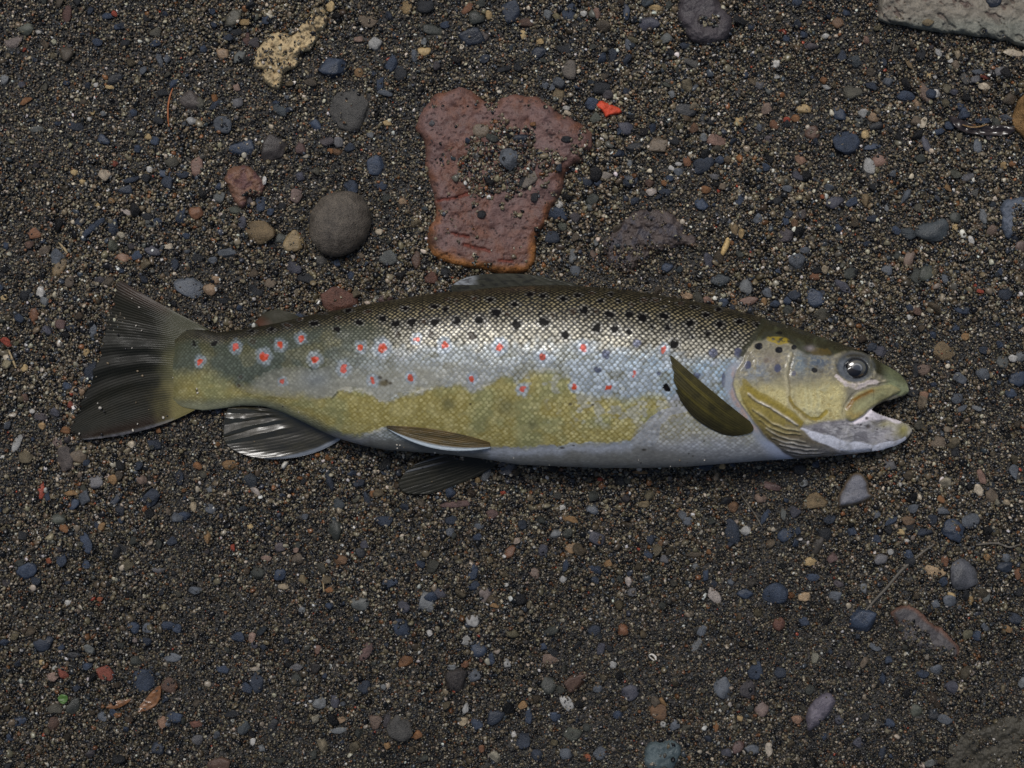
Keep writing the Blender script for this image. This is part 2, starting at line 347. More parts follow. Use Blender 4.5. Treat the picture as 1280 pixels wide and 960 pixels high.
# ------------------------------------------------------------------ pebbles: "x y a b angle colour shape" in photo pixels
PEB = """32 37 11 8 0 G r;17 54 13 7 -20 LK a;5 100 7 8 0 L a;84 68 9 10 0 B r;143 99 12 6 -25 D a;137 109 6 2.5 5 C f;120 106 3 3.5 0 W r;32 126 9 4 -25 O a;29 62 4 3 0 X a
200 75 5 10 -10 SL a;194 54 7 5 0 S r;194 40 8 7 0 BG a;157 54 7 6 -20 D a;134 20 7 5 -20 S a;143 17 4 4 0 X a;183 23 6 4 0 D a;217 104 8 4 -50 S a;238 126 14 13 0 PB r;240 151 7 5 0 WL r;203 116 8 5 0 D a;185 171 5 4 0 C a
83 18 7 12 10 DR a;130 175 9 6 25 S a;95 158 11 7 0 SD a;46 162 9 4 -5 LG a;83 104 5 3 0 S r;129 142 4 4 0 L r;167 141 5 5 0 S r;116 141 3 3 0 C r;112 149 3 3 0 W r;122 53 7 5 0 S a;146 34 5 4 0 S a;198 150 7 6 0 D a;172 186 5 5 0 S a;27 106 6 4 0 PS r;48 40 4 2.5 20 W f
290 23 11 12 20 BG a;333 25 6 6 0 S a;306 28 7 5 -20 T a;295 40 8 5 0 D a;309 49 6 9 0 RD a;278 67 8 7 0 KT a;299 71 10 6 -60 LG a;413 8 6 7 30 C a;417 84 18 14 -35 S a;460 27 13 8 10 ST a;469 55 9 9 0 LW a;490 80 8 11 20 S a;475 105 5 9 15 S a;481 116 10 4 5 SL f
449 91 6 6 0 TO r;448 49 6 4 0 K r;388 102 9 6 20 B a;436 137 27 29 0 PG r;268 131 4 9 40 SD a;297 128 7 7 0 LP a;296 110 5 5 0 K r;350 138 11 6 35 GS a;345 128 5 3 0 S r;359 122 4 3 0 SL r;394 156 9 7 20 S a;278 156 12 11 0 SL a;303 185 17 11 0 S a;343 186 17 18 0 PBD r
408 177 10 6 -10 P r;423 178 6 7 0 PL r;413 189 4 4 0 O a;422 190 8 5 0 OB a;437 184 7 6 0 SD r;463 169 5 4 0 L a;376 184 7 9 0 RP a;470 207 15 12 -45 S a;476 232 9 6 0 S a;508 9 7 9 10 T r;484 154 6 4 0 C a;500 92 9 10 0 D a
532 8 12 9 0 D r;584 11 9 5 -40 RO r;600 4 7 6 0 GD r;597 22 12 9 0 DG r;611 19 4 6 0 TC r;544 38 16 8 10 GD a;556 31 6 5 0 S a;530 52 4 5 0 L r;531 64 9 6 0 TC a;518 70 4 8 0 SL a;590 48 15 13 -20 DS a;604 48 8 9 0 BP a;638 15 12 14 0 DS a;657 28 10 6 0 BR r;674 65 10 8 0 DS a;675 52 5 4 0 TC a;712 15 10 12 0 S a;730 17 5 4 0 W a;746 18 6 8 0 KR a;685 19 6 7 0 L a
654 44 4 6 0 C r;705 61 12 6 15 D a;711 87 9 13 0 LST a;628 87 12 3.5 -15 D a;648 83 6 7 0 D a;606 74 7 6 0 DS r;600 164 12 9 0 ST a;651 173 10 5 -5 SD r;708 174 7 4 10 D r;682 107 5 5 0 SL r;690 109 4 5 0 SL r;699 118 8 7 30 TG a;708 135 5 3 0 W r;709 141 5 3.5 0 WC r;752 110 12 9 0 D r;744 147 7 7 0 G r;766 70 7 10 0 DS a;666 155 4 3 0 O r;540 154 4 4 0 PL r;755 96 6 4 0 B a;615 172 8 5 30 GD a
635 199 15 14 0 SL r;665 222 18 7 -40 LST a;654 226 10 6 -30 D a;668 247 5 6 0 D a;602 268 6 5 0 D r;695 268 15 9 10 S a;699 256 6 5 0 W a;690 296 10 9 0 SD r;738 259 5 5 0 LG r;735 227 8 7 0 SD r;747 228 5 5 0 S r;757 220 11 6 0 LST a;716 320 6 9 25 L a;719 339 7 7 0 SL a;741 318 4 6 -20 KB a;745 303 3.5 5 0 L r;719 296 5 6 0 B r;703 283 6 6 0 G r;719 272 8 8 0 PD a
538 346 9 13 -40 R a;520 325 6 12 0 RB a;557 340 7 5 0 D a;783 15 5 11 0 S a;819 10 10 4 5 TC a;811 30 14 9 0 PS r;833 48 8 7 0 LG a;785 56 4 8 0 SL r;856 57 7 4 0 SD r;839 66 9 4 30 D a;865 79 11 6 15 GP a;836 104 9 6 0 G a;840 118 5 5 0 L r;855 137 16 9 20 D a;884 150 13 6 20 D a
970 80 5 6 30 W a;971 96 4 3 0 WL a;950 107 6 5 0 LP a;961 115 5 4 0 LG r;958 136 7 8 0 BK a;1004 136 10 6 0 TC r;949 160 4 5 0 SL a;967 156 6 6 0 OR r;995 148 6 5 0 O a;984 150 5 4 0 X a;961 174 6 5 0 P a;948 175 8 7 0 D a;1015 166 10 9 0 BR a;896 176 13 9 0 RK a;867 160 6 7 0 OD r;879 172 5 6 0 L r;822 181 14 12 -30 ST a;782 161 10 8 0 PS r;792 185 12 7 0 D a;923 152 6 6 0 TC a;1015 58 11 5 0 P r;983 48 5 4 0 S r;1005 43 5 5 0 S r;932 94 3.5 4 0 S r
1242 3 10 7 0 DS r;1160 28 8 5 0 TG r;1047 28 8 8 0 OB a;1032 45 5 4 0 W r;1083 50 4 5 0 RK r;1068 77 9 8 0 SG r;1058 16 5 4 0 S r;1052 70 6 8 0 SD a;1151 69 8 6 -40 D a;1173 66 4 6 -30 WL a;1197 68 4 5 0 LC r;1188 76 3.5 3 0 W r;1195 81 5 6 0 ST r;1248 89 13 6 -10 LP r;1223 90 9 4 -5 SL r;1206 98 8 6 40 PG r;1219 99 6 5 0 PL r;1232 97 8 2.5 10 XD f;1229 108 9 5 15 WC r
1161 94 3 3.5 0 C r;1169 97 3 2.5 0 W r;1170 117 5.5 5.5 0 W r;1132 120 12 7 5 S r;1156 116 7 14 -18 KB r;1147 131 4.5 8 -10 KT r;1136 79 4 9 -15 BT r;1110 103 7 6 0 SL a;1089 107 8 5 30 DS a;1065 115 13 9 -15 GB a;1030 101 5.5 5 0 O r;1033 109 6 3 20 LW a;1079 142 7 6 0 WL a;1074 152 7 8 20 LG a;1092 147 8 6 10 TK a;1095 158 9 6 0 D r;1050 143 10 8 20 S a;1081 168 5 6 0 C r;1057 178 18 16 10 S a;1145 151 7 6 0 ST r;1154 153 5 8 30 CW r;1187 156 7 7 0 S a;1229 151 10 4 0 S a;1236 171 5 5 0 P r;1222 182 6 10 0 SL a
1157 180 5 14 -25 PS r;1092 183 13 4 -10 S a;1200 134 6 6 0 S r;1193 115 6 4 0 PS r;1267 66 14 5 0 CW a;1272 152 0 0 0 T r;93 216 5 4 0 C r;103 227 4 3 0 C r;143 205 5 4 0 XR a;136 220 4 3.5 0 W a;187 212 4 4 0 W r;183 223 7 6 0 D a;166 224 12 4 -18 DS a;156 237 10 6 0 SD a;207 218 9 6 0 S a;228 218 9 5 0 SD a;246 209 8 14 5 RK a;215 203 10 8 0 BG r;99 277 9 5 0 DS a;117 284 18 5 -40 S r;142 285 7 12 0 DS a;43 292 9 7 -20 RO a;37 306 6 5 0 RB r;8 308 5 5 0 S r;56 313 9 5 -20 DST a;70 326 7 5 0 SL a
75 335 12 8 -35 BT a;139 251 5 3.5 0 TO r;122 256 3 2.5 0 C r;158 265 8 3 30 WK a;228 265 4 8 30 S a;245 267 10 9 0 RO r;185 271 8 5 0 D a;189 280 10 5 0 LG a;197 276 6 4 0 S a;211 308 5 4 0 WC r;191 313 11 7 0 PS a;154 322 9 6 0 OK a;171 319 7 7 0 S r;236 359 20 13 15 SL a;262 362 9 8 0 TK r;51 365 6 7 0 W a;32 367 11 8 -40 D a;87 352 6 8 0 DST a;56 377 6 6 0 L r;5 372 4 4 0 C r;248 322 9 6 0 D a;219 331 6 8 0 SD a;233 295 5 4 0 S r;125 350 7 5 0 PD a
327 256 7 11 -10 S a;338 265 5 5 0 S r;311 251 6 5 0 P r;295 263 9 5 0 G a;273 247 9 7 0 LG a;303 278 6 8 30 PS a;326 291 19 15 0 TB r;350 298 8 7 0 DG r;366 303 13 13 -30 CB a;371 245 8 10 0 KP a;283 316 13 6 0 SL a;266 325 6 5 0 SL a;367 334 11 9 0 PS a;338 354 8 6 0 ST a;383 347 13 7 10 D a;474 290 5 4 0 WC r;503 252 6 5 0 TK a;438 232 10 8 20 S a;485 322 12 10 0 GL a;451 319 4 4 0 ST r;402 326 7 6 0 GP r;421 329 5 5 0 S r;375 221 6 6 0 PS r;268 362 4 3 0 W r;482 373 10 6 0 PR a;425 376 24 18 -5 R a;322 366 8 6 0 D a;270 350 6 5 0 TK a;280 376 8 4 0 D r
879 206 15 10 -30 SD r;900 200 7 6 0 S a;859 202 6 7 0 OR r;839 210 4 3.5 0 W a;848 205 5 2.5 0 W a;848 215 7 5 0 SL a;786 226 11 8 0 SD a;787 204 4 4 0 L r;812 229 7 6 0 RB a;830 229 4 4 0 O a;814 240 7 5 -10 WK r;832 241 9 5 0 DS r;793 251 7 4.5 -40 SD a;837 223 5 4 0 S r;882 237 7 5 0 O a;898 239 2.5 2.5 0 X r;903 233 5 4 0 ST r;893 221 6 4 0 LP r;957 210 7 5 40 S r;1000 200 8 6 30 OK a;1000 220 13 6 20 SP a;984 236 7 5 0 SL a;877 255 9 8 0 S a;925 249 5 9 20 S a;947 273 6 7 0 SL r;1001 268 7 7 0 PB r;993 279 5 6 0 OB a;982 276 5 6 0 S r;918 287 5 8 0 BT r;927 292 4 7 0 T a
915 304 3 3 0 O r;980 294 12 10 0 P a;900 325 7 5 0 SL a;886 325 6 10 -20 SP a;834 335 8 7 0 S a;901 350 14 8 -12 SG a;932 358 9 11 0 L r;935 376 13 6 0 RK a;955 377 4 5 0 TO r;917 378 5 4 0 TR r;905 378 7 6 0 S a;882 375 8 5 0 RK a;859 370 9 5 20 TK a;959 366 6 8 -20 SL a;996 328 12 11 0 SL a;1006 312 8 5 0 SL r;1018 345 7 6 0 OR a;1018 373 13 11 30 S a;984 376 6 6 0 S r;969 380 7 5 0 S a
1086 208 8 12 -20 WL a;1100 201 10 8 0 KR r;1132 246 4 11 35 SL r;1043 253 13 8 -5 PS a;1065 253 9 5 -35 S r;1082 251 5 9 0 BT r;1108 260 3 5 0 L r;1090 273 8 5 0 SD r;1049 285 6 5 0 S r;1028 246 3 3 0 OX r;1164 288 22 15 0 GS r;1135 292 10 8 0 SG r;1120 288 6 6 0 S r;1136 323 7 11 25 KB r;1122 320 6 6 0 GD r;1107 337 8 8 0 SL a;1157 341 10 11 0 G r;1053 358 13 6 38 PS r;1031 337 5 6 0 LC r;1089 356 3.5 3.5 0 W r;1063 342 9 8 0 GD a;1240 288 8 8 0 BK a;1229 270 5 10 0 L r;1214 300 4 7 -30 W a;1275 309 7 8 0 PK r;1146 345 8 10 30 GD a;1225 364 5 3 0 X a;1219 357 2.5 2.5 0 X r;1256 372 6 4 35 O a;1209 222 9 5 -40 PL r;1265 205 5 4 0 O r;1255 207 5 5 0 T r
1185 235 3.5 7 -45 TO r;1194 284 4 4 0 C r;1194 272 8 7 0 DG r;1250 340 4 5 0 S r;43 394 6 9 0 OR r;76 406 7 7 0 RP r;90 411 9 6 0 SD a;116 414 6 10 10 SL a;8 427 8 5 25 X a;30 460 5 5 0 C r;108 441 5 5 0 CT r;40 514 3.5 3 0 W r;69 515 6 6 0 SP r;51 521 9 5 0 P a;88 506 4 5 0 XR a;98 490 9 7 0 KT a;31 497 6 6 0 RB r;53 533 5 5 0 OC r;82 538 7 5 0 O r;22 553 5 14 28 WL a;72 553 7 6 0 PK r;82 574 11 17 -10 PB r;99 570 11 9 20 ST a;114 463 10 13 20 SD a;165 556 5 5 0 WC a;193 556 9 7 0 SD a;198 538 4 4 0 O r;58 413 7 7 0 PS a
1137 397 4 3.5 0 W a;1147 389 6 6 0 RB r;1203 387 11 7 0 S a;1100 438 11 8 25 SP a;1180 440 14 11 30 TB a;1155 462 9 8 0 BK a;1144 463 4 10 0 D r;1200 473 9 8 0 SL a;1228 468 9 8 0 SL r;1266 448 6 5 0 W a;1277 446 8 7 0 L a;1253 453 8 9 0 GL a;1274 474 14 10 0 S a;1142 492 10 5 0 D r;1155 494 6 5 0 KO a;1196 498 8 7 0 SL r;1174 552 13 8 0 ST a;1184 537 5 4 0 LT r;1221 510 7 3.5 20 L a;1207 421 6 5 0 TO r;1250 431 4 4 0 S r;1229 438 6 5 0 SD r;1202 511 9 3.5 -25 SL a;1263 492 8 6 0 S r;1195 410 5 4 0 S a
52 613 5 12 12 X a;59 620 4 7 0 S a;120 602 10 9 0 LP r;142 600 7 7 0 TO r;89 616 9 4 5 TO r;109 625 11 4 30 TO a;93 630 6 9 20 S a;72 649 11 8 0 G r;80 660 6 6 0 O r;188 622 13 14 0 SD a;145 624 12 5 -45 SD a;108 679 7 14 -30 S a;33 714 14 11 0 S a;127 658 4 6 25 TO r;151 651 4 3.5 0 S r;167 662 3.5 3 0 L r;154 687 13 4 38 D r;107 706 8 6 0 S a;61 701 4 4 0 XO r;244 738 9 5 10 SL a;85 753 4.5 3.5 0 W r;125 749 4 3 0 XO a;242 634 4 7 0 LC r;231 645 8 6 0 S a;224 597 6 11 0 SD a;247 582 6 5 0 O a;177 600 7 6 0 KB r;215 676 7 6 0 SD r;198 713 8 4 0 LP a
287 582 9 7 0 TO r;412 602 5 13 -15 SD r;424 630 8 8 0 SG r;419 662 9 16 0 DG r;459 624 4 11 -12 SD r;467 617 5 5 0 O r;479 622 4 6 0 OT r;480 652 11 7 0 S a;455 681 6 6 0 SP r;452 691 8 7 0 D a;426 700 9 8 0 BO r;350 684 7 6 0 P a;372 699 8 7 -30 DST r;350 718 8 8 0 S r;323 716 9 9 0 GD r;378 724 5 6 0 TG r;354 733 7 4 5 LC r;370 688 4 3.5 0 K a;411 702 4 3 0 WL r;412 737 6 4 10 O a;486 729 12 7 -15 S a;259 672 5 9 0 TO r;291 684 3 6 -15 X a;313 658 4 3.5 0 C r;320 614 8 4 40 WK a;262 612 4.5 4 0 L r;450 755 12 9 0 LG r;412 758 6 5 0 S r;378 763 5 5 0 L r;381 646 5 4 0 SL r;505 758 8 8 0 SP r;333 698 7 4 0 K a
635 583 13 11 0 LP r;608 593 5 10 30 L a;585 601 4 4 0 GST r;597 600 4 4 0 T r;570 630 24 4.5 -5 PR a;564 650 8 6 0 SD a;614 644 9 8 0 RP a;599 658 6 4 0 LS a;563 665 6 6 0 LS r;695 667 8 6 -20 L a;713 649 11 4.5 15 TO a;746 673 11 9 0 SP a;740 637 9 7 0 SL a;702 634 5 4 0 W a;637 690 6 10 40 RO a;707 707 4 8 15 S a;592 716 6 11 20 S a;592 732 8 7 0 S a;606 743 9 9 -30 KL a;549 743 10 7 20 PS a;533 753 10 14 -20 L a;704 724 5 4.5 0 WL a;633 731 3.5 2.5 0 W a;668 716 9 6 40 BK a;629 616 4 2.5 0 X r;618 757 6 3 0 TO a;744 724 5 6 0 SD a;715 685 9 7 0 TOB a;760 704 6 5 0 TO a;750 599 3.5 3 0 X r;678 688 7 8 0 PS r
915 664 9 17 -15 SD r;917 634 7 7 0 OB a;964 608 14 5 15 RP a;951 623 8 6 0 BK a;956 646 4 11 25 S a;979 643 4 8 10 LG a;993 641 8 8 0 PS a;983 667 13 8 -35 S a;1020 684 6 16 28 DB r;1012 702 9 6 0 TC r;932 663 7 7 0 WL a;893 745 12 7 38 WK a;968 742 17 14 0 S r;931 742 11 7 0 S a;882 719 4 8 10 S a;914 728 6 5 0 SL a;886 690 3.5 3.5 0 O r;869 708 4 4 0 L a;826 680 4.5 4 0 OB r;810 693 6 5 0 S r;830 699 6 6 0 LP a;813 675 6 7 0 SD a;860 652 7 6 0 SL a;805 630 7 5 0 TG a;868 693 12 4 0 B r;786 727 5 7 0 KW a;790 740 6 6 0 LP a;857 670 3 2.5 0 O r;903 583 4.5 3.5 0 C a;800 590 10 3 6 OT a;1000 588 9 8 0 D a;1004 604 6 5 0 L r;1018 627 15 11 -20 TB a;1005 746 8 6 0 KC a;1016 722 9 5 0 S a
1112 582 9 8 40 LP a;1125 606 3.5 3 0 W r;1223 612 6 8 0 WC r;1227 596 5 10 -20 KR r;1267 590 7 10 0 SL a;1240 619 8 11 0 ST r;1258 628 5 4 0 LC r;1176 624 5 5 0 O r;1141 636 7 6 0 SL a;1179 639 9 7 30 SL a;1213 651 12 10 0 SL a;1192 663 17 15 0 S r;1095 643 6 5 0 SL r;1114 651 10 5 -30 S r;1135 651 9 7 0 GO a;1154 665 11 5 0 SD a;1126 665 5 4 0 C r;1133 676 4 2.5 0 W a;1065 664 6 6 0 S r;1096 674 6 6 0 S r;1113 690 4 4 0 LW r;1135 693 7 6 0 S a;1101 699 9 7 0 PL r;1040 697 7 7 0 RP r;1030 669 9 10 0 D r;1205 718 18 20 0 PSL r;1168 715 15 8 12 KC a;1181 702 5 7 0 OR a;1258 698 6 6 0 SL r;1255 709 10 7 0 DS r;1234 697 5 5 0 OT a;1272 717 5 8 0 OR a;1187 751 9 8 0 SL a;1190 744 6 3 25 C a;1214 751 3 6 0 T r;1232 745 6 9 0 GL r;1169 755 6 6 0 SL r;1080 736 5 7 -10 L a;1044 745 9 6 0 SL a;1048 730 7 4 30 P a
55 805 14 9 -20 SD a;77 809 5 4 -40 S r;92 818 11 5 0 D a;111 811 8 6 0 GL r;132 841 12 10 0 RX a;79 842 6 9 -30 XR a;67 846 8 6 0 K a;93 882 8 13 25 GD a;181 851 15 15 0 S a;185 785 8 6 0 SL r;208 782 11 6 -10 S a;167 785 8 8 0 S a;211 857 10 11 0 RB a;22 902 13 6 -20 S a;128 895 6 7 0 LS r;218 897 11 7 0 S r;203 903 6 8 0 KO r;68 905 8 10 20 RB a;245 905 9 5 0 R a;246 925 8 7 0 LP r;196 935 9 8 0 SD a;146 894 4 3.5 0 O a;52 828 3.5 3.5 0 C r;215 822 13 6 -10 SL a;168 800 4 4 0 LK r;109 833 7 5 0 S a
297 796 9 7 0 S a;315 797 5 7 0 K a;319 807 6 5 0 SP r;279 837 9 5 0 S a;319 836 6 3 -10 WT a;322 853 9 14 -20 SD a;371 850 8 9 0 DG r;371 834 9 5 0 LP a;399 878 9 8 0 L r;419 877 6 8 0 SP r;397 812 5 6 0 KR a;457 815 14 7 -50 PR a;502 784 12 13 0 S a;508 827 10 8 0 O a;456 858 8 9 30 DS a;480 859 4.5 4 0 L r;305 909 8 9 0 SG r;316 927 4 5 0 W a;327 935 5 5 0 L a;341 907 6 10 20 D a;426 900 7 4 -15 TK r;424 913 12 4 -5 L a;470 903 9 9 0 BK r;484 900 5 10 20 PD r;501 910 17 16 20 GP r;484 932 4.5 4.5 0 TO r;273 955 16 9 0 RB r;290 892 10 5 0 D r
591 776 9 8 0 LW r;583 800 8 7 0 WL a;599 811 11 11 0 S r;537 791 4 4.5 0 W a;614 823 5 8 0 S r;633 829 6 6 0 WL r;593 844 9 9 0 SL a;569 850 15 15 0 PDB r;565 834 6 3.5 0 L a;581 830 5 5 0 RO r;601 825 4 3.5 0 R a;688 824 10 7 0 KB a;689 789 10 6 -25 DG r;742 789 9 8 0 SD a;751 811 6 8 25 SP a;722 852 16 11 -30 RB a;686 856 11 12 0 DG a;709 879 7 12 -25 LW a;694 896 7 7 0 S a;747 861 6 5 0 LS a;766 831 5 5 0 WL r;653 881 6 6 0 TO r;582 885 4 8 10 WL a;579 902 7 6 0 CL r;620 897 12 10 0 SD a;642 918 4 4.5 0 W a;655 925 9 12 20 SD a;661 895 5 10 0 S a;522 918 6 6 0 O r;671 944 8 8 0 SD r;707 943 8 8 0 SL r;735 947 4 5 0 OX r;750 941 9 9 0 LS a;717 918 13 9 0 G a;596 905 8 8 0 S a;602 936 4 5 0 OR a;679 808 5 5 0 S r
779 787 7 8 0 RO r;877 788 6 8 20 SL a;871 806 5 11 30 L a;973 780 9 9 0 R r;1005 777 7 6 0 S r;944 838 10 12 0 S a;975 841 8 8 0 SD a;903 860 12 15 0 SL a;934 862 10 12 0 PD a;821 890 12 11 0 OB r;829 877 3 7 -35 OT a;788 866 12 11 0 PS a;829 906 5 4 40 WL r;843 906 7 7 0 SL a;940 937 10 7 0 SL a;923 934 8 8 0 RP a;961 937 5 9 0 WT r;908 940 7 6 30 SP r;952 886 10 11 0 PK a;997 900 8 6 0 KO a;925 898 4 4 0 TC r;895 908 4 7 0 O a;1078 775 17 16 0 S a;1221 794 6 7 20 S a;1231 784 4 7 -30 SL a;1259 786 6 5 0 OT a;1170 837 8 7 0 SL r;1188 859 9 9 0 PS r;1200 863 6 5 0 CL r;1145 888 8 9 0 G a;1180 899 11 6 25 SL a;1167 893 9 7 0 D a;1093 809 9 4 35 SL a;1080 828 4 8 20 ST a;1278 853 6 7 0 L a;1213 840 9 4 35 KL a;1074 928 9 7 0 PS a;1049 900 6 6 0 PS r;1162 953 7 6 0 LG a;1103 941 5 11 15 SD a"""
COL = dict(S=(60, 69, 84), D=(42, 43, 45), L=(116, 118, 118), B=(86, 77, 65), P=(90, 83, 84), R=(106, 74, 62), T=(150, 126, 88), W=(196, 192, 184),
           O=(132, 94, 62), X=(150, 72, 54), K=(146, 122, 108), G=(84, 86, 76), C=(192, 166, 120))
WORD = {'S': 'slate blue', 'D': 'near black', 'L': 'pale grey', 'B': 'brown', 'P': 'mauve', 'R': 'reddish brown', 'T': 'tan', 'W': 'white', 'O': 'rusty orange',
        'X': 'bright red', 'K': 'pinkish', 'G': 'olive grey', 'C': 'cream', 'SD': 'dark slate', 'SL': 'light slate blue', 'DS': 'dark slate', 'ST': 'blue green',
        'LG': 'pale grey', 'WL': 'whitish', 'LW': 'whitish', 'LP': 'pale mauve', 'PS': 'bluish mauve', 'SP': 'bluish mauve', 'RO': 'rust red', 'OR': 'rust red',
        'TO': 'yellowish tan', 'OT': 'yellowish tan', 'PB': 'mauve brown', 'RB': 'red brown', 'BR': 'red brown', 'KR': 'pinkish red', 'RK': 'pinkish red',
        'WC': 'cream white', 'CW': 'cream white', 'GD': 'dark olive', 'DG': 'dark olive', 'BG': 'brownish grey', 'GS': 'grey green', 'SG': 'grey green',
        'TC': 'light tan', 'CT': 'light tan', 'BT': 'light brown', 'TB': 'sandy brown', 'BK': 'pinkish brown', 'KB': 'pinkish brown', 'OB': 'orange brown', 'BO': 'orange brown',
        'LST': 'pale blue green', 'DST': 'dark teal', 'PR': 'plum red', 'RP': 'plum red', 'WK': 'pinkish white', 'KT': 'pinkish tan', 'TK': 'pinkish tan', 'KC': 'pinkish cream'}
LAND = [(630, 225, "the red rock"), (425, 278, "the round grey cobble"), (365, 65, "the cream sandstone lump"), (1200, 15, "the corner slab"), (150, 455, "the tail fin"),
        (345, 545, "the anal fin"), (560, 600, "the lower pelvic fin"), (1132, 500, "the open mouth"), (800, 585, "the fish belly"), (1068, 612, "the heart shaped stone"),
        (1160, 790, "the mauve rock"), (880, 22, "the top edge rock"), (812, 298, "the half buried rock"), (345, 400, "the adipose fin"), (303, 231, "the rusty rough stone"),
        (1285, 145, "the tan right edge rock"), (1022, 890, "the pale mauve stone"), (828, 945, "the blue green flat stone"), (-10, -10, "the top left corner"),
        (-10, 970, "the bottom left corner"), (640, 980, "the middle bottom edge"), (1057, 430, "the fish's eye"), (640, 345, "the dorsal fin"), (1280, 700, "the right edge's lower half"),
        (-10, 640, "the left edge"), (186, 884, "the brown dead leaf"), (1225, 940, "the sunken corner rock"), (108, 130, "the left top quarter's middle")][:-1]
ORD = ["nearest", "second nearest", "third nearest", "fourth nearest", "fifth nearest", "sixth nearest", "seventh nearest", "eighth nearest"]
SPECIAL = {(436, 137): "rounded mauve grey cobble with grit on its upper right side, above the grey cobble",
           (343, 186): "dark purplish brown round pebble between the slate chip and the cobbles",
           (1057, 178): "large blue slate triangle below the tan chips in the upper right",
           (236, 359): "pale blue slate wedge lying just above the peduncle and tail fin",
           (879, 206): "smooth dark oval pebble with pale flecks right of the red rock",
           (1164, 288): "smooth grey green oval pebble right of the half buried rock, upper right",
           (1086, 208): "white teardrop pebble beside a pinkish red one in the upper right",
           (635, 199): "round blue grey pebble sitting in grit on the red rock",
           (600, 164): "blue green chip on the upper part of the red rock",
           (665, 222): "pale green slate sliver lying on the red rock",
           (711, 87): "pale blue green triangular chip above the red rock",
           (417, 84): "crumbly bright blue slate lump right of the cream sandstone",
           (893, 745): "bright pinkish white oblong chip alone below the fish belly",
           (968, 742): "round blue slate pebble right of the pinkish white oblong chip",
           (1205, 718): "large speckled mauve round pebble near the right edge, lower half",
           (1192, 663): "large smooth slate pebble above the speckled mauve one",
           (1174, 552): "blue green flat block of slate right of the lower jaw",
           (635, 583): "pale mauve rounded pebble tucked under the belly edge",
           (570, 630): "long thin plum red stone below the lower pelvic fin",
           (569, 850): "dark purple brown round pebble between small slate chips near the bottom",
           (501, 910): "large dark olive mauve pebble near the bottom, left of the middle",
           (425, 376): "reddish stone partly hidden behind the back of the fish",
           (1078, 775): "broad rough blue slate chip left of the mauve rock",
           (52, 613): "bright red elongated fragment below the tail fin near the left edge",
           (117, 284): "long narrow slate rod above the tail fin",
           (82, 574): "smooth mauve brown long pebble just below the tail fin tip",
           (22, 553): "long whitish sliver near the left edge below the tail",
           (326, 291): "sandy brown round pebble left of the round grey cobble",
           (366, 303): "cream brown broken chunk touching the left side of the round grey cobble"}
peb = []
for line in PEB.replace("\n", ";").split(";"):
    f = line.split()
    if len(f) != 7 or float(f[2]) == 0: continue
    peb.append([*map(float, f[:5]), f[5], f[6]])
big_tan = [1293.0, 145.0, 28.0, 36.0, 0.0, 'TB', 'r']
cobble = [425.0, 279.0, 37.5, 43.0, 28.0, 'GB', 'c']

# unit icospheres
import bmesh
def ico(sub):
    bm = bmesh.new(); bmesh.ops.create_icosphere(bm, subdivisions=sub, radius=1.0)
    v = np.array([x.co[:] for x in bm.verts]); f = np.array([[q.index for q in p.verts] for p in bm.faces]); bm.free(); return v, f
ICO = {k: ico(k) for k in (1, 2, 3, 4, 5)}
def noise3(v, s, off):
    return (fbm(v[:, 0] * s + off, v[:, 1] * s + off * 2, 3) + fbm(v[:, 1] * s + 7 + off, v[:, 2] * s + off, 3) + fbm(v[:, 2] * s + off, v[:, 0] * s + 13 + off, 3)) / 3 - 0.5
def stone_shape(r, kind, sub):
    v, f = ICO[sub]; v = v / np.linalg.norm(v, axis=1)[:, None]
    off = r.random() * 100
    if kind == 'c':
        rad = 1 + 0.30 * noise3(v, 1.1, off) + 0.05 * noise3(v, 3.5, off) + 0.03 * noise3(v, 12.0, off)
    elif kind == 'r':
        rad = 1 + 0.55 * noise3(v, 1.2, off) + 0.16 * noise3(v, 3.5, off) + 0.05 * noise3(v, 9.0, off)
        nr_ = r.normal(size=(20, 3)); nr_ /= np.linalg.norm(nr_, axis=1)[:, None]; dd_ = r.uniform(0.8, 1.05, 20)
        rad = rad * np.clip(np.sum((np.clip(v @ nr_.T, 1e-3, None) / dd_) ** 12.0, 1) ** (-1 / 12.0), .5, 1.25)
        e = r.uniform(2.0, 2.6); rad = rad * (np.sum(np.abs(v) ** e, 1) ** (-1 / e)) ** 0.6
    else:
        k = r.integers(9, 14); nrm = r.normal(size=(k, 3)); nrm[:, 2] *= 0.7; nrm /= np.linalg.norm(nrm, axis=1)[:, None]
        nrm = np.vstack([nrm, [[0, 0, 1], [r.normal() * .2, r.normal() * .2, -1]]]); d = r.uniform(0.72, 1.0, len(nrm)); d[-2] = 0.75
        dots = np.clip(v @ nrm.T, 1e-3, None) / d
        p = 24.0
        rad = np.sum(dots ** p, 1) ** (-1 / p); rad = np.clip(rad, 0.4, 1.35)
        rad = rad * (1 + 0.16 * noise3(v, 3.0, off) + 0.08 * noise3(v, 8.0, off))
    q = v * rad[:, None]
    q[:, :2] -= (q[:, :2].max(0) + q[:, :2].min(0)) / 2
    q[:, :2] /= (q[:, :2].max(0) - q[:, :2].min(0)) / 2
    return q, f
def mixcol(code): return np.mean([lin(COL[c]) for c in code], axis=0)
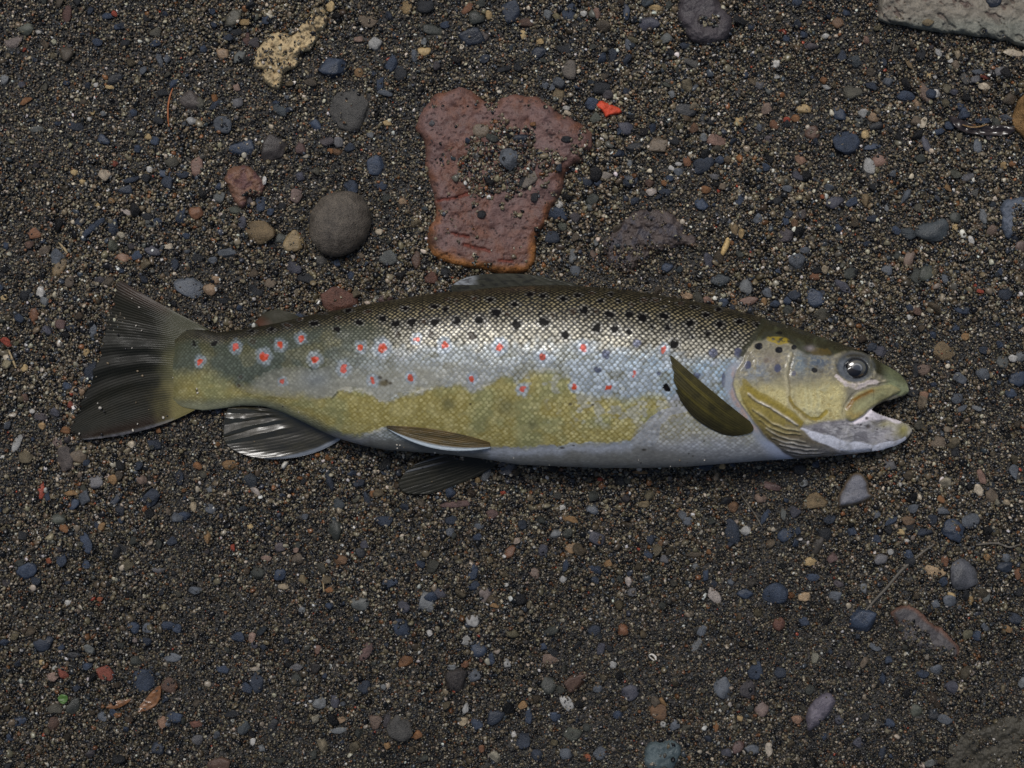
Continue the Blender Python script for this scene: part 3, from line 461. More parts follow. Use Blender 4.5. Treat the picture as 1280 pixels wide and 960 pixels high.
def stamp(px, py, a, b, ang, grow=0.9, ht=None):
    x0, x1 = int(px - max(a, b) - 2) + 400, int(px + max(a, b) + 3) + 400; y0, y1 = int(py - max(a, b) - 2) + 400, int(py + max(a, b) + 3) + 400
    x0, y0 = max(x0, 0), max(y0, 0); x1, y1 = min(x1, RX), min(y1, RY)
    X, Y = np.meshgrid(np.arange(x0, x1) - 400, np.arange(y0, y1) - 400, indexing='ij')
    c, s = math.cos(math.radians(ang)), math.sin(math.radians(ang)); dx, dy = X - px, Y - py
    u, v = dx * c + dy * s, -dx * s + dy * c
    rr = (u / a) ** 2 + (v / b) ** 2
    occ[x0:x1, y0:y1] |= rr < grow * grow
    if ht is not None:
        hz = float(ground_at(px, py)) + ht * S * np.sqrt(np.clip(1 - rr, 0, 1)); pebh[x0:x1, y0:y1] = np.where(rr < 1, np.maximum(pebh[x0:x1, y0:y1], hz), pebh[x0:x1, y0:y1])
def ground_at(px, py):
    ix, iy = int(px) + 400, int(py) + 400
    if 0 <= ix < RX and 0 <= iy < RY and rockz[ix, iy] > -0.5: return rockz[ix, iy]
    return float(base_h(np.array(px), np.array(py)))
def pebble_obj(name, spec, r, sub, thick=None, mat=None, lift=0.12, xtra=0.0):
    px, py, a, b, ang, code, kind = spec
    q, f = stone_shape(r, kind, sub)
    th = thick or (min(a, b) * (r.uniform(0.45, 0.62) if kind == 'r' else r.uniform(0.36, 0.55)))
    th = min(th, 9.0) if thick is None else th
    q = q * np.array([a, b, th]) * S
    if xtra: q = q * (1 + xtra * noise3(q / S / 6, 1.0, 3.0))[:, None]
    z = ground_at(px, py) + th * S * lift + 0.0002
    t1, t2 = r.normal(0, 0.10, 2)
    c, s = math.cos(-math.radians(ang)), math.sin(-math.radians(ang))
    x, y = q[:, 0] * c - q[:, 1] * s, q[:, 0] * s + q[:, 1] * c
    zz = q[:, 2] + t1 * x + t2 * y
    o = mesh_obj(name, np.stack([x, y, zz], -1), f, mat or (M_rough if r.random() < 0.6 else M_stone))
    o.location = P(px, py, z); c_ = mixcol(code) * r.uniform(0.72, 1.0); o.color = (*c_, 1)
    return o
pr = np.random.default_rng(21)
cob = pebble_obj("cobble", cobble, np.random.default_rng(5), 5, thick=30, mat=M_rough, lift=0.35, xtra=0.03)
cob.color = (*lin((96, 88, 78)), 1)
tag(cob, "large round dark grey cobble with fine wrinkles, left of the red rock", "cobble")
stamp(*cobble[:5], 0.93)
tan = pebble_obj("tan_rock", big_tan, np.random.default_rng(9), 5, thick=26, mat=M_rough, lift=0.3, xtra=0.03)
tan.color = (*lin((150, 116, 74)), 1)
tag(tan, "yellowish tan rounded rock cut by the right edge, beside the dark wet leaf", "rock"); stamp(*big_tan[:5], 0.93)

peb.sort(key=lambda p: -p[2] * p[3])
used_labels = {}
info = []
for i, p in enumerate(peb):
    stamp(*p[:5], pr.uniform(0.76, 0.94), 0.42 * min(p[2], p[3]))
    if i < 296: info.append(p)
SHP = {'r': 'rounded', 'a': 'angular', 'f': 'flat'}
cand = {}
for i, p in enumerate(info):
    px, py, a, b, ang, code, kind = p
    if (int(px), int(py)) in SPECIAL: continue
    d, l = min((math.hypot(px - l[0], py - l[1]), l) for l in LAND)
    dx, dy = px - l[0], py - l[1]
    side = ""
    if abs(dy) > 0.45 * abs(dx): side = "above" if dy < 0 else "below"
    if abs(dx) > 0.45 * abs(dy): side = (side + " and " if side else "") + ("right of" if dx > 0 else "left of")
    onrock = inpoly(np.array([px]), np.array([py]), red_poly)[0]
    side = "on" if onrock else side
    elong = max(a, b) / min(a, b)
    shp = "long" if elong > 2.1 else SHP[kind]
    size = "large" if a * b > 130 else ("small" if a * b < 48 else "middling")
    key = f"{size} {shp} {WORD.get(code, WORD[code[0]])} pebble {side} {l[2]}"
    cand.setdefault(key, []).append((d, i))
LBL = {}
for key, lst in cand.items():
    lst.sort()
    for k, (d, i) in enumerate(lst):
        LBL[i] = key if len(lst) == 1 else f"{key}, {ORD[min(k, 7)]} such"
for i, p in enumerate(info):
    sub = 4 if p[2] * p[3] > 150 else 3
    lf = 0.1 if p[6] != 'r' else 0.16
    o = pebble_obj("pebble", p, pr, sub, lift=lf)
    tag(o, SPECIAL.get((int(p[0]), int(p[1])), None) or LBL[i], "pebble", "pebbles and stone chips scattered on the wet sand")
rest_peb = peb[296:]
# vivid orange brick shard (own outline)
rock("brick_shard", [(744, 130), (751, 125), (757, 128), (766, 131), (778, 137), (775, 143), (765, 144), (757, 147), (753, 140), (746, 134)], (206, 78, 50),
     "vivid orange red pointed brick shard right of the red rock", "brick shard", 0.0016, 3, None, None, wob=1.0, mat=M_rock, sink=0.0)
# ------------------------------------------------------------------ sand grains (one instanced mass)
def in_fish(px, py):  # filled in after the outlines are known
    top = lerp(px, TOP); bot = lerp(px, BOT)
    return (px > 232) & (px < 1060) & (py > top + 14) & (py < bot - 10)
GPAL = [((130, 117, 92), .25), ((98, 85, 66), .18), ((28, 27, 27), .36), ((72, 78, 84), .08), ((158, 146, 120), .11), ((100, 97, 88), .07), ((208, 196, 172), .05),
        ((140, 96, 60), .04), ((244, 240, 230), .014), ((180, 84, 56), .0015)]
gcol = np.array([lin(c) for c, _ in GPAL]); gw = np.array([w_ for _, w_ in GPAL]); gw /= gw.sum()
FINP = [[(150, 345), (262, 405), (262, 515), (200, 530), (100, 556), (86, 538), (120, 450)], [(275, 505), (345, 508), (430, 550), (340, 578), (285, 566)], [(600, 560), (520, 572), (494, 604), (506, 620), (540, 620), (632, 580)], [(560, 370), (565, 340), (700, 340), (740, 370)], [(1090, 440), (1140, 480), (1145, 545), (1100, 565), (1040, 570), (1040, 430)]]
def layer(step, rmin, rmax, zoff, zj, seed, keep=1.0, region=(-0.36, 0.36, -0.28, 0.28), flat=0.8):
    r = np.random.default_rng(seed)
    nx = int((region[1] - region[0]) / step); ny = int((region[3] - region[2]) / (step * 0.87))
    i, j = np.meshgrid(np.arange(nx), np.arange(ny), indexing='ij')
    x = region[0] + (i + 0.5 * (j & 1)) * step + r.uniform(-.42, .42, i.shape) * step
    y = region[2] + j * step * 0.87 + r.uniform(-.42, .42, i.shape) * step
    x, y = x.ravel(), y.ravel(); k = r.random(x.shape) < keep; x, y = x[k], y[k]
    px, py = x / S + 640, 480 - y / S
    sz = r.uniform(0, 1, x.shape) ** 1.8 * (rmax - rmin) + rmin
    coarse = sst(0.35, 0.65, fbm(px / 120 + 3, py / 120 + 8, 3)); coarse = coarse * (0.6 + 0.4 * (1 - sst(560, 700, py)))
    sz = sz * (0.80 + 0.38 * coarse)
    ix, iy = np.clip(px + 400, 0, RX - 1).astype(int), np.clip(py + 400, 0, RY - 1).astype(int)
    top = (fbm(px / 7 + 9, py / 7, 3, off=6) > 0.70) & (pebh[ix, iy] > -0.5)
    ok = (~occ[ix, iy] | top) & ~in_fish(px, py)
    if rmax > .001:
        for fp in FINP: ok &= ~inpoly(px, py, fp)
    rz = rockz[ix, iy]; on = rz > -0.5
    ok &= (~on) | sandy[ix, iy]
    z = np.maximum(np.where(on, rz, base_h(px, py)), pebh[ix, iy]) + zoff + r.uniform(-zj, zj, x.shape)
    x, y, z, sz, px, py = (q[ok] for q in (x, y, z, sz, px, py))
    ci = r.choice(len(gcol), size=len(x), p=gw)
    c = gcol[ci] * r.uniform(0.55, 1.35, (len(x), 1)) * (1 + r.uniform(-.06, .06, (len(x), 3)))
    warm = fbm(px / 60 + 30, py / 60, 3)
    shade_tone = 0.62 - 0.18 * sst(560, 820, py + 90 * (fbm(px / 160, py / 160, 2) - 0.5)) + 0.10 * sst(430, 200, py)  # shade painted into the grain colour: darker at the bottom, lighter at the top
    c = c * (0.88 + 0.26 * warm)[:, None] * shade_tone[:, None]
    scl = sz[:, None] * np.stack([r.uniform(.8, 1.3, len(x)), r.uniform(.75, 1.1, len(x)), r.uniform(.55, .95, len(x)) * flat / 0.8], -1)
    rot = np.stack([r.normal(0, .5, len(x)), r.normal(0, .5, len(x)), r.uniform(0, 6.28, len(x))], -1)
    return np.stack([x, y, z], -1), scl, rot, c
def grain_object(name, layers, protos, mat, label):
    V = np.concatenate([l[0] for l in layers]); SC = np.concatenate([l[1] for l in layers]); RT = np.concatenate([l[2] for l in layers]); CC = np.concatenate([l[3] for l in layers])
    n = len(V); me = bpy.data.meshes.new(name); me.vertices.add(n); me.vertices.foreach_set("co", V.astype(np.float32).ravel())
    for an, ty, arr, fld in (("gscale", 'FLOAT_VECTOR', SC, "vector"), ("grot", 'FLOAT_VECTOR', RT, "vector"), ("col", 'FLOAT_COLOR', rgba(CC), "color")):
        a = me.attributes.new(an, ty, 'POINT'); a.data.foreach_set(fld, arr.astype(np.float32).ravel())
    a = me.attributes.new("pick", 'INT', 'POINT'); a.data.foreach_set("value", np.random.default_rng(1).integers(0, len(protos), n).astype(np.int32))
    me.update(); o = link(bpy.data.objects.new(name, me))
    ng = bpy.data.node_groups.new(name + "_scatter", 'GeometryNodeTree')
    ng.interface.new_socket("Geometry", in_out='INPUT', socket_type='NodeSocketGeometry'); ng.interface.new_socket("Geometry", in_out='OUTPUT', socket_type='NodeSocketGeometry')
    gi = ng.nodes.new("NodeGroupInput"); go = ng.nodes.new("NodeGroupOutput")
    col = bpy.data.collections.new(name + "_kinds")
    for p in protos: col.objects.link(p)
    ci = ng.nodes.new("GeometryNodeCollectionInfo"); ci.inputs[0].default_value = col; ci.inputs[1].default_value = True; ci.inputs[2].default_value = True
    iop = ng.nodes.new("GeometryNodeInstanceOnPoints"); ng.links.new(gi.outputs[0], iop.inputs[0]); ng.links.new(ci.outputs[0], iop.inputs['Instance'])
    iop.inputs['Pick Instance'].default_value = True
    def named(nm, ty):
        q = ng.nodes.new("GeometryNodeInputNamedAttribute"); q.data_type = ty; q.inputs[0].default_value = nm; return q.outputs[0]
    ng.links.new(named("pick", 'INT'), iop.inputs['Instance Index'])
    e2r = ng.nodes.new("FunctionNodeEulerToRotation"); ng.links.new(named("grot", 'FLOAT_VECTOR'), e2r.inputs[0]); ng.links.new(e2r.outputs[0], iop.inputs['Rotation'])
    ng.links.new(named("gscale", 'FLOAT_VECTOR'), iop.inputs['Scale'])
    ng.links.new(iop.outputs[0], go.inputs[0])
    md = o.modifiers.new("scatter", 'NODES'); md.node_group = ng
    tag(o, kind='stuff'); o["label"] = label
    return o
def protos(n, kind, sub, mat, seed):
    out = []; r = np.random.default_rng(seed)
    for k in range(n):
        q, f = stone_shape(r, kind if isinstance(kind, str) else kind[k % len(kind)], sub)
        me = bpy.data.meshes.new("grain"); me.from_pydata([tuple(x) for x in q], [], [tuple(int(y) for y in x) for x in f])
        me.polygons.foreach_set("use_smooth", np.ones(len(f), bool)); me.materials.append(mat)
        out.append(bpy.data.objects.new("grain", me))
    return out
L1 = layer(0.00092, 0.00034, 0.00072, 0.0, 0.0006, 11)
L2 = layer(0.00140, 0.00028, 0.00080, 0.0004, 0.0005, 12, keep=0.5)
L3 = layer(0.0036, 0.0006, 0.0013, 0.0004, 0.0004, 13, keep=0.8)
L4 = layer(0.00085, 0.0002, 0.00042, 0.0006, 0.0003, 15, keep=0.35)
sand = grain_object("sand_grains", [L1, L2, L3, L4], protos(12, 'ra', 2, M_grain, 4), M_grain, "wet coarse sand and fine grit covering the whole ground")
# left over listed pebbles and unlisted small gravel: one mass as well
r = np.random.default_rng(77)
V, SC, RT, CC = [], [], [], []
for p in rest_peb:
    px, py, a, b, ang, code, kind = p
    if any(inpoly(np.array([px]), np.array([py]), fp)[0] for fp in FINP): continue
    V.append(P(px, py, ground_at(px, py) + 0.0005)); SC.append(np.array([a, b, min(a, b) * 0.6]) * S); RT.append([r.normal(0, .1), r.normal(0, .1), -math.radians(ang)])
    CC.append(mixcol(code) * r.uniform(.9, 1.1))
G1 = (np.array(V), np.array(SC), np.array(RT), np.array(CC))
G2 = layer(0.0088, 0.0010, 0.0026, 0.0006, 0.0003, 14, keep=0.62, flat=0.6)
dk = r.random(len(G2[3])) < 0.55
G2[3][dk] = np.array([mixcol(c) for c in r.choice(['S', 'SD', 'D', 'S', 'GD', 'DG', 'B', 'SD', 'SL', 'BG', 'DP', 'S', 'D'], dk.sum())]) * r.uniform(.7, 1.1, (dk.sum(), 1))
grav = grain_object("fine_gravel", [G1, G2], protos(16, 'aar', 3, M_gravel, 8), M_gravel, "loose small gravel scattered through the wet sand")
# ------------------------------------------------------------------ the trout
fish = bpy.data.objects.new("trout", None); link(fish); fish.location = (0, 0, 0); fish.empty_display_size = 0.02
tag(fish, "dead spotted brown trout lying on its side on the sand, mouth open", "fish")
def smooth_lerp(x, pts, wdt=9):
    s = 0; wdt = wdt * (1 - .85 * sst(1090, 1115, x)) * (1 - .8 * (1 - sst(205, 225, x)))
    for k in (-1, -.5, 0, .5, 1): s = s + lerp(x + k * wdt, pts)
    return s / 5
def zc_of(x): return np.maximum(smooth_lerp(x, THK, 8) * 0.86, lerp(x, [(205, 7.0), (222, 11.6), (262, 10)]))      # height of the midline (px)

RED = [(250, 452, 3.6, 1), (295, 434, 4.2, 1), (330, 446, 5.2, 1), (350, 431, 4.2, 1), (376, 423, 3.8, 1), (394, 449, 5, 1), (430, 461, 5, .7), (451, 434, 3.8, 1), (478, 435, 6, 1),
       (354, 477, 3, .6), (466, 475, 4.2, .8), (513, 472, 4.5, .8), (521, 424, 4, .5), (556, 432, 5.6, .8), (590, 473, 4.2, .9), (625, 433, 6, .85), (653, 487, 4.6, 1), (678, 446, 5.4, .7),
       (730, 434, 5.4, .9), (718, 483, 4.2, 1), (760, 485, 4.4, 1), (793, 467, 4, .45), (829, 437, 4.5, .6)]
BLK = [(449, 403, 4.5, 1), (478, 398, 4.5, 1), (495, 405, 5, 1), (506, 386, 4.2, 1), (514, 403, 5, .9), (529, 403, 3.2, .8), (543, 402, 5, 1), (543, 383, 4, 1), (557, 386, 4, 1), (571, 400, 5.2, 1), (584, 392, 3.5, .4),
       (600, 399, 5.6, 1), (620, 390, 5.8, 1), (612, 375, 4.5, 1), (593, 373, 4, .8), (643, 380, 4.5, 1), (634, 393, 3, .8), (646, 405, 5, 1), (662, 368, 4, 1), (679, 370, 4.5, 1), (680, 402, 5.6, 1), (704, 374, 5, 1),
       (724, 369, 4, .9), (731, 387, 5.5, 1), (717, 389, 3.8, .7), (745, 389, 3.6, .8), (751, 376, 3.4, 1), (762, 393, 5, 1), (773, 376, 3, 1), (706, 419, 5, .9), (746, 410, 5.2, 1), (769, 412, 5.2, .9), (786, 393, 4, .9),
       (804, 397, 5.4, 1), (537, 418, 3.6, .6), (497, 418, 3.4, .5), (590, 420, 4.6, .7), (830, 395, 5.4, 1), (862, 404, 6, 1), (884, 394, 4.6, 1), (869, 384, 3.8, .9), (899, 387, 3.6, 1), (900, 405, 5.4, 1),
       (924, 402, 5.2, 1), (947, 407, 4.6, 1), (843, 431, 5.2, .9), (834, 485, 5, .95), (804, 375, 4, .8), (819, 375, 4, .8), (850, 379, 3.5, .7), (421, 412, 4, .9), (436, 388, 4, .9), (460, 390, 3.5, .7), (393, 404, 4.2, 1), (316, 427, 3, .5),
       (267, 429, 3.2, .9), (242, 429, 3.2, .9), (339, 427, 3, .35), (340, 412, 4, .9), (315, 414, 4, .9), (359, 407, 4, .8), (215, 431, 2.2, .7), (302, 471, 2.4, .5), (299, 482, 2.6, .6), (664, 389, 3, .5), (404, 391, 3.5, .7), (375, 399, 3.5, .8), (424, 397, 3, .6),
       (690, 395, 3, .5), (790, 381, 3.2, .8), (570, 377, 3.5, .8), (529, 389, 3, .6), (560, 374, 3, .7), (740, 366, 3, .7)]
rs_ = np.random.default_rng(55)
for _k in range(46):
    _x = rs_.uniform(545, 930); _v = rs_.uniform(.03, .24); _y = float(lerp(_x, TOP)) + _v * float(lerp(_x, BOT) - lerp(_x, TOP))
    if min(math.hypot(_x - q[0], _y - q[1]) for q in BLK) > 11: BLK.append((_x, _y, rs_.uniform(2.2, 3.8), .9))
GRY = [(797, 429, 5.5), (757, 443, 6), (747, 462, 4.2), (892, 441, 6), (870, 470, 5), (823, 466, 3)]
HEADSP = [(948.3, 433.6, 5.6, 4.4, 1, 0), (973.4, 438, 5.3, 4.3, 1, 0), (992, 435.6, 3.8, 3, 1, 0), (934, 456.5, 5, 5.4, .9, 1), (971.7, 460.8, 4.4, 5.4, .9, 1), (992, 467, 3.2, 3.6, .7, 1),
          (1017, 463.5, 3.8, 3.4, .9, 0), (957, 451, 3.8, 3.4, .35, 2), (973, 418, 4.6, 1.8, .8, 0), (923, 441, 5.4, 6.5, .9, 1), (904.5, 475, 2.8, 9.5, .85, 1)]
REAR = [(968, 399), (950, 415), (941, 430), (930, 444), (921, 462), (917, 480), (921, 497), (930, 511), (941, 524), (952, 538), (964, 551), (980, 565), (992, 574)]   # rear edge of the gill cover
PREO = [(988, 444), (984, 456), (983, 472), (983, 490), (985, 502), (992, 512), (1001, 521), (1013, 528)]
PREO2 = [(986, 497), (992, 508), (1001, 518), (1012, 524), (1024, 522), (1032, 514)]
MAX = [(1112, 480), (1100, 482), (1086, 486), (1071, 491), (1062, 500), (1056, 511), (1057, 522), (1064, 526), (1076, 519), (1089, 509), (1101, 500), (1113, 493), (1124, 487)]
HEADP = [(968, 380)] + REAR[1:] + [(992, 600), (1160, 600), (1160, 380)]
GREEN_T = [(205, 472), (235, 470), (262, 466), (285, 476), (304, 489), (350, 494), (388, 498), (415, 496), (423, 487), (440, 486), (452, 490), (470, 500), (482, 503), (500, 492), (520, 488), (560, 482), (575, 480), (590, 490), (603, 484), (615, 478), (628, 470), (640, 470), (646, 480),
           (668, 466), (700, 464), (712, 474), (722, 492), (740, 494), (760, 497), (790, 500), (812, 494), (830, 498), (845, 512), (870, 520)]
GREEN_B = [(205, 500), (300, 500), (350, 508), (400, 528), (430, 544), (450, 544), (480, 534), (490, 530), (540, 545), (600, 552), (615, 561), (700, 556), (715, 552), (750, 554), (788, 551), (800, 537), (812, 521), (828, 511), (850, 512), (880, 520), (935, 540)]

def fish_colour(X, Y, head_only=False):
    """skin colour, scale strength, gloss and relief (px) for photo pixels X, Y on the flank"""
    yt, yb = smooth_lerp(X, TOP, 5), smooth_lerp(X, BOT, 5); v = (Y - yt) / (yb - yt)
    n1 = fbm(X / 30, Y / 22, 4); n2 = fbm(X / 7, Y / 6, 3, off=3); n3 = fbm(X / 3, Y / 3, 2, off=8); n4 = fbm(X / 60, Y / 30, 3, off=50)
    wob = 14 * (fbm(X / 14, Y / 14, 4, off=21) - 0.5) + 5 * (n3 - 0.5)
    # hexagonal scale lattice following the body
    R = (yb - yt) / 2; phi = np.arccos(np.clip(1 - 2 * v, -1, 1))
    xx = np.arange(190, 1160.0); pit = lerp(xx, [(200, 4.4), (300, 5.0), (450, 6.2), (600, 7.0), (800, 7.2), (960, 6.6)])
    acc = np.concatenate([[0], np.cumsum(1 / pit)]); A = np.interp(X, np.arange(190, 1161.0), acc)
    pv = lerp(X, [(200, 2.7), (300, 3.0), (450, 3.5), (600, 4.0), (800, 4.2), (960, 3.9)])
    ph = lerp(X, [(200, 4.4), (300, 5.0), (450, 6.2), (600, 7.0), (800, 7.2), (960, 6.6)])
    Bc = R * (phi - math.pi / 2) / pv + 0.35 * (fbm(X / 90, Y / 60, 2, off=60) - 0.5)
    A = A + 0.25 * (fbm(X / 40, Y / 40, 2, off=70) - 0.5)
    best = np.full(X.shape, 1e9); cid = np.zeros(X.shape); bdx = np.zeros(X.shape); bdy = np.zeros(X.shape)
    j0 = np.floor(Bc)
    for dj in (-1, 0, 1, 2):
        j = j0 + dj; o = 0.5 * (j % 2); i = np.round(A - o)
        jx = _lat[i.astype(int) & 255, (j.astype(int) * 5) & 255] - .5; jy = _lat[(i.astype(int) * 3) & 255, (j.astype(int) + 40) & 255] - .5
        du, dv = (A - (i + o + 0.26 * jx)) * ph, (Bc - j - 0.34 * jy) * pv
        d = np.hypot(du, dv * 1.06); k = d < best
        best = np.where(k, d, best); cid = np.where(k, i * 131.7 + j * 57.3, cid); bdx = np.where(k, du, bdx); bdy = np.where(k, dv, bdy)
    rnd = _lat[(cid.astype(int) * 7) & 255, (cid.astype(int) * 13 >> 3) & 255]
    rr = best / (0.5 * pv + 0.22 * ph)                 # 0 centre .. ~1 edge
    cen = 1 - sst(0.34 - 0.22 * (1 - sst(.15, .35, v)), 0.98 - 0.30 * (1 - sst(.15, .35, v)), rr + 0.35 * (n3 - .5))
    dome = np.sqrt(np.clip(1 - (rr * 0.8) ** 2, 0, 1))
    # zone weights
    xb = sst(430, 560, X)                               # tail part olive, front part silvery
    # centre / margin colours of the scales by height
    dors_c, dors_m = np.array(lin((176, 160, 120))), np.array(lin((26, 24, 18)))  # dark scale pockets; pale centres hold painted dots of reflected light
    up_c, up_m = np.array(lin((180, 175, 158))), np.array(lin((52, 48, 32)))
    mid_c, mid_m = np.array(lin((190, 202, 212))), np.array(lin((128, 132, 128)))  # pale blue sky reflection painted into the silvery flank colour
    C_c = mix(np.broadcast_to(dors_c, X.shape + (3,)), up_c, sst(0.08, 0.25, v)); C_c = mix(C_c, np.array(lin((70, 64, 46))), (1 - sst(.03, .13, v)) * .8)
    C_m = mix(np.broadcast_to(dors_m, X.shape + (3,)), up_m, sst(0.12, 0.34, v))
    edge_mid = 0.31 + 0.10 * (n1 - 0.5) + 0.03 * xb
    tm = sst(edge_mid - 0.05, edge_mid + 0.06, v + 0.10 * (n2 - 0.5))
    C_c = mix(C_c, mid_c, tm); C_m = mix(C_m, mid_m, tm)
    # pinkish tint, then bluer patches of sky reflection painted in
    C_c = mix(C_c, np.array(lin((184, 170, 176))), tm * sst(0.55, 0.75, n4) * 0.4)
    C_c = mix(C_c, np.array(lin((156, 190, 214))), tm * sst(740, 860, X) * sst(0.38, 0.6, fbm(X / 24, Y / 24, 2, off=33)) * 0.6)
    # tail half: olive green and duller
    ol_c, ol_m = np.array(lin((112, 110, 78))), np.array(lin((70, 70, 46)))
    tl = (1 - sst(400, 530, X + 60 * (n1 - 0.5))) * sst(0.08, 0.2, v)
    C_c = mix(C_c, ol_c, tl * 0.9); C_m = mix(C_m, ol_m, tl * 0.9)
    C_c = mix(C_c, np.array(lin((84, 96, 90))), tl * sst(0.45, 0.6, fbm(X / 26, Y / 20, 3, off=91)) * 0.7)
    C_m = mix(C_m, np.array(lin((58, 66, 58))), tl * sst(0.45, 0.6, fbm(X / 26, Y / 20, 3, off=91)) * 0.7)
    C_c = mix(C_c, np.array(lin((50, 50, 38))), (1 - sst(400, 470, X)) * (1 - sst(0.08, 0.2, v)) * 0.6)
    dvar = (0.66 + 0.62 * rnd)[..., None]
    wm = tm * (1 - tl) * (1 - sst(600, 760, X + 60 * (n1 - .5))); C_c = mix(C_c, np.array(lin((182, 184, 178))), wm * .55); C_m = mix(C_m, np.array(lin((138, 140, 130))), wm * .55)
    olv = tm * (1 - tl) * sst(.52, .68, fbm(X / 18, Y / 12, 3, off=140)); C_c = mix(C_c, np.array(lin((150, 146, 118))), olv * .45); C_m = mix(C_m, np.array(lin((88, 84, 56))), olv * .7)
    scale_k = np.ones(X.shape)
    # pale band in front of the tail: wet slime's reflection painted in
    band = (inpoly(X + 5 * (n2 - .5) + 40 * sst(540, 600, X) * (n1 - .5), Y + 0.5 * wob, [(296, 486), (318, 472), (345, 462), (372, 457), (395, 462), (420, 456), (450, 458), (500, 452), (560, 452), (640, 440), (700, 452), (700, 464), (668, 466), (640, 470), (628, 470), (615, 478), (603, 484), (590, 488), (560, 483), (520, 489), (500, 493), (482, 504), (470, 501), (450, 491), (425, 488), (418, 497), (388, 501), (345, 497), (315, 493)])
            * 1.0)
    bs = sst(0, 26, dline(X, Y + wob, [(290, 486), (300, 474), (322, 462), (352, 452), (390, 450), (420, 452), (450, 453), (500, 446), (560, 440), (660, 440)])[0]) * (1 - 0.75 * sst(530, 640, X)) * (0.75 + .5 * (n2 - .3))
    pale = np.array(lin((168, 166, 152))); C_c = mix(C_c, pale, band * bs * 0.85); C_m = mix(C_m, pale * 0.82, band * bs * 0.85); scale_k = scale_k * (1 - 0.7 * band * bs * (X < 545))
    C_c = mix(C_c, np.array(lin((142, 146, 144))), band * np.exp(-(np.hypot((X - 395) / 22, (Y - 474) / 12)) ** 2)); C_m = mix(C_m, np.array(lin((120, 124, 122))), band * np.exp(-(np.hypot((X - 395) / 22, (Y - 474) / 12)) ** 2))
    # yellow flank
    gt, gb = lerp(X, GREEN_T) + wob, lerp(X, GREEN_B) + 0.6 * wob
    soft = lerp(X, [(205, 14), (330, 12), (415, 6), (425, 4), (560, 6), (620, 6), (700, 7), (830, 8), (900, 10)])
    yel = sst(-1, 1, (Y - gt) / soft) * sst(-1, 1, (gb - Y) / lerp(X, [(205, 10), (400, 8), (440, 2), (620, 1.6), (830, 1.6), (900, 8)]))
    yc = mix(np.broadcast_to(np.array(lin((182, 170, 110))), X.shape + (3,)), np.array(lin((164, 162, 112))), sst(0.4, 0.7, n1))
    ym = mix(np.broadcast_to(np.array(lin((136, 124, 68))), X.shape + (3,)), np.array(lin((126, 124, 80))), sst(0.4, 0.7, n1))
    yk = yel * sst(205, 420, X) * 0.25 + yel * 0.75
    sp_ = sst(.62, .8, fbm(X / 2.2, Y / 2.2, 2, off=77)); yc = mix(yc, np.array(lin((206, 198, 150))), sp_ * .6 + .25 * (rnd > .7))
    ym = mix(ym, np.array(lin((166, 158, 110))), sst(.5, .75, fbm(X / 12, Y / 9, 3, off=88)) * .5)
    C_c = mix(C_c, yc, yk); C_m = mix(C_m, ym, yk)
    for (cx, cy, r_) in ((632, 508, 13), (560, 505, 9), (665, 530, 6)):
        g = np.exp(-(np.hypot(X - cx, Y - cy) / r_) ** 2) * yel; C_c = mix(C_c, np.array(lin((112, 112, 84))), g * .7); C_m = mix(C_m, np.array(lin((90, 90, 60))), g * .7)
    gl_ = sst(0.55, 0.8, n2) * yel * sst(620, 700, X) * sst(480, 520, Y) * (1 - sst(525, 548, Y)); C_c = mix(C_c, np.array(lin((176, 178, 160))), gl_ * .5)
    # front lower flank: pale, scaly
    fr = sst(-1, 1, (Y - (lerp(X, [(780, 560), (800, 530), (830, 512), (850, 505), (880, 512), (940, 536)]) + wob)) / 2.5) * sst(785, 800, X + wob)
    C_c = mix(C_c, np.array(lin((196, 190, 170))), fr * 0.85); C_m = mix(C_m, np.array(lin((134, 126, 92))), fr * 0.85)
    lil = fr * sst(535, 562, Y + 12 * (n1 - .5)); C_c = mix(C_c, np.array(lin((184, 186, 192))), lil * .8); C_m = mix(C_m, np.array(lin((148, 150, 158))), lil * .8)
    pt = inpoly(X, Y + wob * .3, [(788, 552), (800, 538), (812, 523), (828, 512), (860, 508), (866, 513), (838, 520), (826, 531), (824, 546), (816, 558), (800, 562)]) * 1.0
    C_c = mix(C_c, np.array(lin((178, 180, 182))), pt * .85); C_m = mix(C_m, np.array(lin((156, 156, 156))), pt * .85)
    # torn slime film along the yellow flank's edges, its wet shine painted pale
    for off_, ed, x0_, x1_ in ((-1.5, gt, 425, 700), (2.0, gb, 440, 800)):
        g = np.exp(-((Y - ed - off_ - 3 * (n2 - .5)) / 1.7) ** 2) * sst(.42, .6, fbm(X / 9, Y / 5, 2, off=160)) * sst(x0_ - 6, x0_ + 6, X) * (1 - sst(x1_ - 6, x1_ + 30, X))
        C_c = mix(C_c, np.array(lin((206, 202, 188))), g * .7); C_m = mix(C_m, np.array(lin((190, 186, 170))), g * .7)
    tear = sst(.60, .68, fbm(X / 11, Y / 8, 4, off=180) + .10 * sst(690, 760, X) - .12 * (1 - sst(640, 700, X))) * sst(-6, 4, Y - gt) * (1 - sst(24, 44, Y - gt)) * sst(600, 660, X)
    C_c = mix(C_c, np.array(lin((192, 192, 182))), tear * .7); C_m = mix(C_m, np.array(lin((142, 142, 126))), tear * .7)
    # belly
    be = sst(-1, 1, (Y - np.maximum(gb, lerp(X, [(205, 520), (400, 540), (440, 546), (620, 560), (780, 553), (800, 556), (830, 562), (900, 566), (1000, 566)])) - 0.4 * wob) / lerp(X, [(205, 10), (400, 6), (640, 2), (800, 6), (900, 12)]))
    bel = np.broadcast_to(np.array(lin((124, 123, 118))), X.shape + (3,)) * (0.85 + 0.3 * n2)[..., None]
